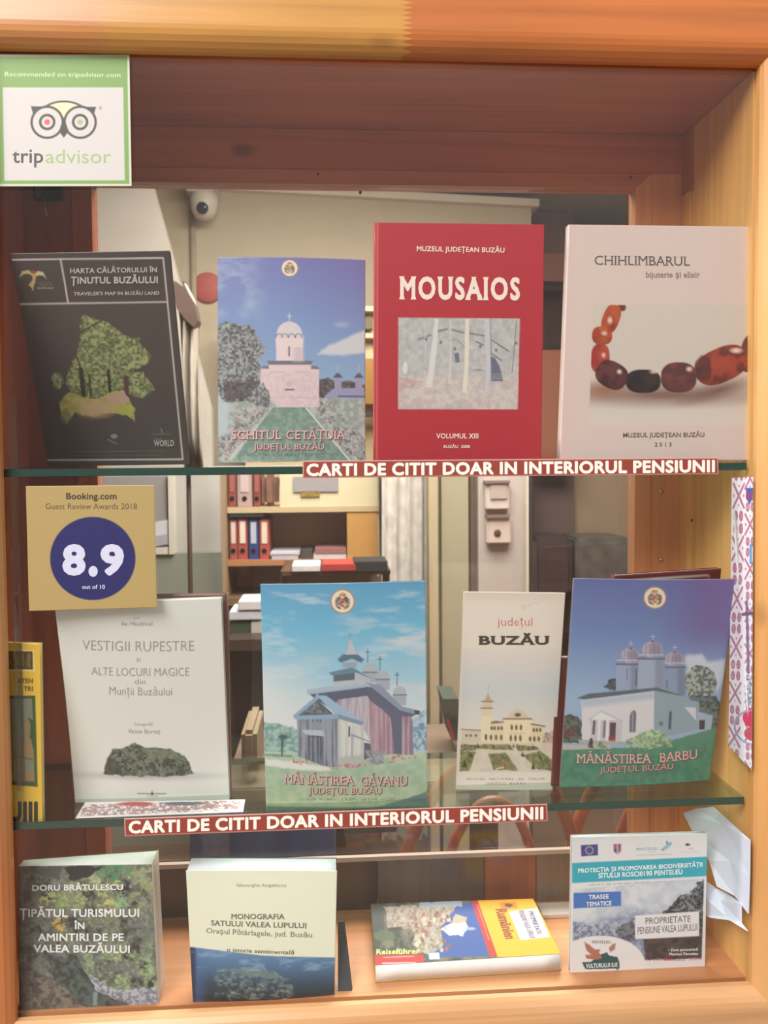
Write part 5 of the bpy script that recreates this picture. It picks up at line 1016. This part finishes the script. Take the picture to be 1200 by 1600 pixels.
# desk in front with clutter
YD = 1.9
zt_ = at(480, 905, YD)[2]
dk = empty('desk', at(470, 1180, YD), 'dark desk under the office shelves with papers on its top', 'desk')
panel('desk_top', 356, 1000, 600, 1012, YD-.1, .5, paint((58, 46, 38), .5), dk); panel('raised_shelf', 440, 893, 610, 897, YD, .3, paint((90, 62, 44), .5), dk); panel('end_board', 606, 893, 610, 1000, YD, .3, paint((60, 46, 36), .5), dk); panel('end_board', 438, 893, 442, 1000, YD, .3, paint((60, 46, 36), .5), dk); panel('modesty_panel', 350, 1012, 620, 1300, YD+.1, .03, paint((34, 28, 25), .6), dk)
for x0 in (352, 600): panel('leg', x0, 1012, x0+14, 1300, YD-.05, .3, paint((40, 32, 28), .6), dk)
for i, (x0, y0, x1, y1, c_, l_) in enumerate(((456, 884, 500, 893, (206, 202, 206), 'white sheaf lying on the dark shelf over the blue booklet'), (503, 882, 556, 892, (160, 52, 44), 'red folder behind the top of the blue booklet'), (553, 878, 606, 893, (34, 32, 32), 'black file box right above the blue booklet'), (372, 940, 410, 953, (206, 204, 210), 'white papers on the desk between the brown hardcover and blue booklet'), (358, 956, 410, 968, (200, 204, 216), 'lower white papers on the desk beside the brown hardcover'), (392, 972, 418, 1000, (186, 184, 176), 'pale grey bundle on the desk left of the blue booklet'), (358, 974, 392, 1000, (52, 72, 56), 'dark green folder on the desk beside the brown hardcover'))):
    o = panel('document', x0, y0, x1, y1, YD-.02+i*.004, .15, paint(c_, .7, .1, 40), None, .002); tag(o, l_, 'document', 'documents on the desk and shelf')
o = panel('wastebin', 376, 1143, 402, 1225, 1.1, .2, paint((128, 112, 88), .7), None, .01); tag(o, 'beige box standing on the table beyond the blue booklet', 'box')
o = panel('cupboard_back', 596, 735, 600, 935, YS+.05, .1, S_((190, 180, 156)));  tag(o, 'cream end panel of the office cupboard', 'panel')
# lace curtain
V = []; R_ = 24; C_ = 20
for j in range(R_+1):
    for i in range(C_+1):
        p = at(596+(668-596)*i/C_, 480+(1321-480)*j/R_, 2.38); V.append((p[0], 2.38-.025*math.sin(i*1.15+j*.08)-.01*math.sin(i*2.3), p[2]))
Fs = [[j*(C_+1)+i, (j+1)*(C_+1)+i, (j+1)*(C_+1)+i+1, j*(C_+1)+i+1] for j in range(R_) for i in range(C_)]
N0 = len(V); Vb = [(a, b+.004, c_) for a, b, c_ in V]; Fs += [[i+N0 for i in reversed(f)] for f in Fs]
o = mesh('lace_curtain', V+Vb, Fs, paint((216, 210, 202), .9, .22, 22, bump=.4), None, True); tag(o, 'white patterned lace curtain hanging in the middle of the view', 'curtain')
# door frames
struct(panel('trim_2', 668, 480, 687, 1300, 2.0, .08, S_((178, 164, 132)), z0=0)); struct(panel('trim_3', 688, 480, 734, 1300, 2.03, .08, S_((158, 150, 124)), z0=0)); struct(panel('trim_4', 734, 480, 746, 1300, 2.10, .05, S_((140, 112, 96)), z0=0))
struct(panel('wall_switches', 746, 480, 822, 1300, 2.04, .08, S_((176, 164, 158)), z0=0)); struct(panel('trim_5', 822, 480, 827, 1300, 2.0, .1, S_((202, 192, 176)), z0=0)); struct(panel('trim_6', 827, 480, 833, 1300, 2.02, .05, S_((60, 48, 44)), z0=0))
ic = empty('intercom', at(778, 795, 2.03), 'pale wall intercom above the light switch on the door jamb', 'intercom'); panel('body', 759, 753, 796, 796, 2.01, .03, paint((200, 186, 178), .5), ic, .004); panel('screen_frame', 766, 757, 793, 780, 2.005, .006, paint((176, 160, 152), .5), ic, .002); panel('hood', 758, 751, 797, 755, 2.0, .04, paint((120, 102, 96), .5), ic)
ls = empty('light_switch', at(780, 850, 2.03), 'pale switch plate with dark keyhole below the intercom', 'switch'); panel('plate', 761, 806, 799, 850, 2.01, .03, paint((200, 184, 176), .5), ls, .006); panel('hood', 761, 805, 797, 809, 2.0, .04, paint((120, 100, 94), .5), ls)
p = at(778, 833, 2.0); MB().lathe((p[0], 2.011, p[2]), (0, -1, 0), [(.012, 0), (.012, .004), (.006, .006)], 14).obj('key_hole', paint((90, 60, 54), .4), ls)
# doorway beyond: brown door, cabinet with monitor
struct(panel('door_1', 833, 330, 897, 1300, 3.6, .05, S_((112, 74, 62)), z0=0)); struct(panel('wall_far', 897, 380, 1010, 1300, 3.55, .05, S_((158, 136, 110)), z0=0)); o = panel('door_2', 833, 735, 897, 1000, 3.5, .04, S_((104, 82, 78))); struct(o)
o = panel('television', 845, 446, 884, 545, 3.3, .06, paint((36, 22, 20), .2), None, .01); tag(o, 'dark screen seen between the crimson book and the pale pink book', 'television')
o = panel('wood_panel', 840, 546, 890, 735, 3.32, .04, S_((140, 78, 50))); tag(o, 'red-brown wooden panel below the dark screen', 'panel')
o = panel('beam', 836, 396, 990, 440, 3.4, .04, S_((122, 72, 56))); tag(o, 'dull red-brown beam above the dark screen', 'beam')
o = panel('sofa', 833, 840, 897, 935, 3.2, .3, paint((78, 56, 54), .8), None, .03); tag(o, 'dark purple-brown sofa back in the far doorway', 'sofa')
o = panel('stove', 900, 841, 984, 1000, 3.2, .3, paint((104, 100, 94), .4, .35, 14, 0), None, .01); tag(o, 'mottled grey metal stove seen beside the pine back stile', 'stove')
# green bag on the table, table, chairs
TZ = at(500, 1136, 1.5)[2]
tb = empty('table', (at(560, 1136, 1.4)[0], 1.2, 0), 'brown-grey table beyond the lower shelf', 'table')
MB().box((at(380, 1136, 1.5)[0], 1.08, TZ-.03), (at(760, 1136, 1.5)[0], 1.5, TZ), .004).obj('table_top', paint((112, 92, 78), .45, .15, 8), tb)
for x_ in (at(400, 1136, 1.5)[0], at(740, 1136, 1.5)[0]):
    for y_ in (1.28, 1.44): MB().box((x_-.02, y_-.02, 0), (x_+.02, y_+.02, TZ-.03)).obj('leg', paint((80, 54, 40), .5), tb)
o = MB().prism([at(692, 1092, 1.25), at(716, 1092, 1.25), at(722, 1157, 1.25), at(706, 1157, 1.25)], (0, .12, 0)); p = o.obj('green_bag', paint((34, 52, 42), .7, .2, 20)); tag(p, 'dark green bag with red edge left of the narrow cream guide', 'bag')
MB().prism([at(698, 1125, 1.245), at(702, 1125, 1.245), at(712, 1156, 1.245), at(706, 1156, 1.245)], (0, .004, 0)).obj('red_edge', paint((150, 40, 40), .6), p)
BENT = wood((176, 96, 58), (150, 74, 44), 'Z', .3, .2, 2)
def chair(cx, Y, rz, label):
    """bentwood chair: hoop back, inner hoop, round seat, four legs, seat ring"""
    o = empty('bentwood_chair', (cx, Y, 0), label, 'chair', 'bentwood chairs beyond the case'); c_, s_ = math.cos(rz), math.sin(rz)
    T = lambda x, y, z: (cx + x*c_-y*s_, Y + x*s_+y*c_, z)
    def hoop(w, zt, z0, y0, lean): return [T(w*math.cos(t), y0+lean*math.sin(t), z0+(zt-z0)*math.sin(t)) for t in np.linspace(0, math.pi, 22)]
    MB().tube(hoop(.20, .90, .46, -.18, -.07), .013, 8).obj('back_hoop', BENT, o, True); MB().tube(hoop(.11, .80, .46, -.175, -.055), .010, 8).obj('inner_hoop', BENT, o, True)
    MB().lathe(T(0, 0, .44), (0, 0, 1), [(.19, 0), (.205, .01), (.205, .02), (.19, .03)], 28).obj('seat', BENT, o, True)
    for a, b in ((-1, -1), (1, -1), (-1, 1), (1, 1)): MB().tube([T(a*.14, b*.14, .44), T(a*.17, b*.18, .2), T(a*.20, b*.22, .0)], [.016, .014, .011], 8).obj('leg', BENT, o, True)
    MB().tube([T(.155*math.cos(t), .155*math.sin(t), .24) for t in np.linspace(0, 2*math.pi, 24)], .007, 6).obj('leg_ring', BENT, o, True); return o
chair(at(750, 1290, .85)[0], 1.02, .06, 'red-brown bentwood chair nearest the middle, its hoop showing under the lower strip')
chair(at(1010, 1290, .85)[0]+.10, 1.06, -.3, 'red-brown bentwood chair left of the teal booklet, its hoop under the lower shelf')
jk = empty('blue_jacket', at(370, 1330, .75), 'blue jacket hung over a chair back behind the cream paperback', 'jacket')
V = []; R_, C_ = 8, 18
for j in range(R_+1):
    for i in range(C_+1): p = at(298+(525-298)*i/C_, 1265+(1480-1265)*j/R_, .75); V.append((p[0], .75-.02*math.sin(i*.9+j*.3)-.02*math.sin(math.pi*i/C_), p[2]-(.012*abs(i/C_-.5)*2 if j == 0 else 0)))
Fs = [[j*(C_+1)+i, (j+1)*(C_+1)+i, (j+1)*(C_+1)+i+1, j*(C_+1)+i+1] for j in range(R_) for i in range(C_)]; N0 = len(V)
Vb = [(a, b+.02, c_) for a, b, c_ in V]; Fs += [[i+N0 for i in reversed(f)] for f in Fs]
mesh('cloth', V+Vb, Fs, paint((66, 92, 158), .9, .4, 7), jk, True)
MB().box((min(v[0] for v in V)+.02, .775, 0), (max(v[0] for v in V)-.02, .80, min(v[2] for v in V)+.22)).obj('chair_back', paint((40, 32, 30), .6), jk)
for o in bpy.data.objects:
    if '_w' in o: del o['_w']
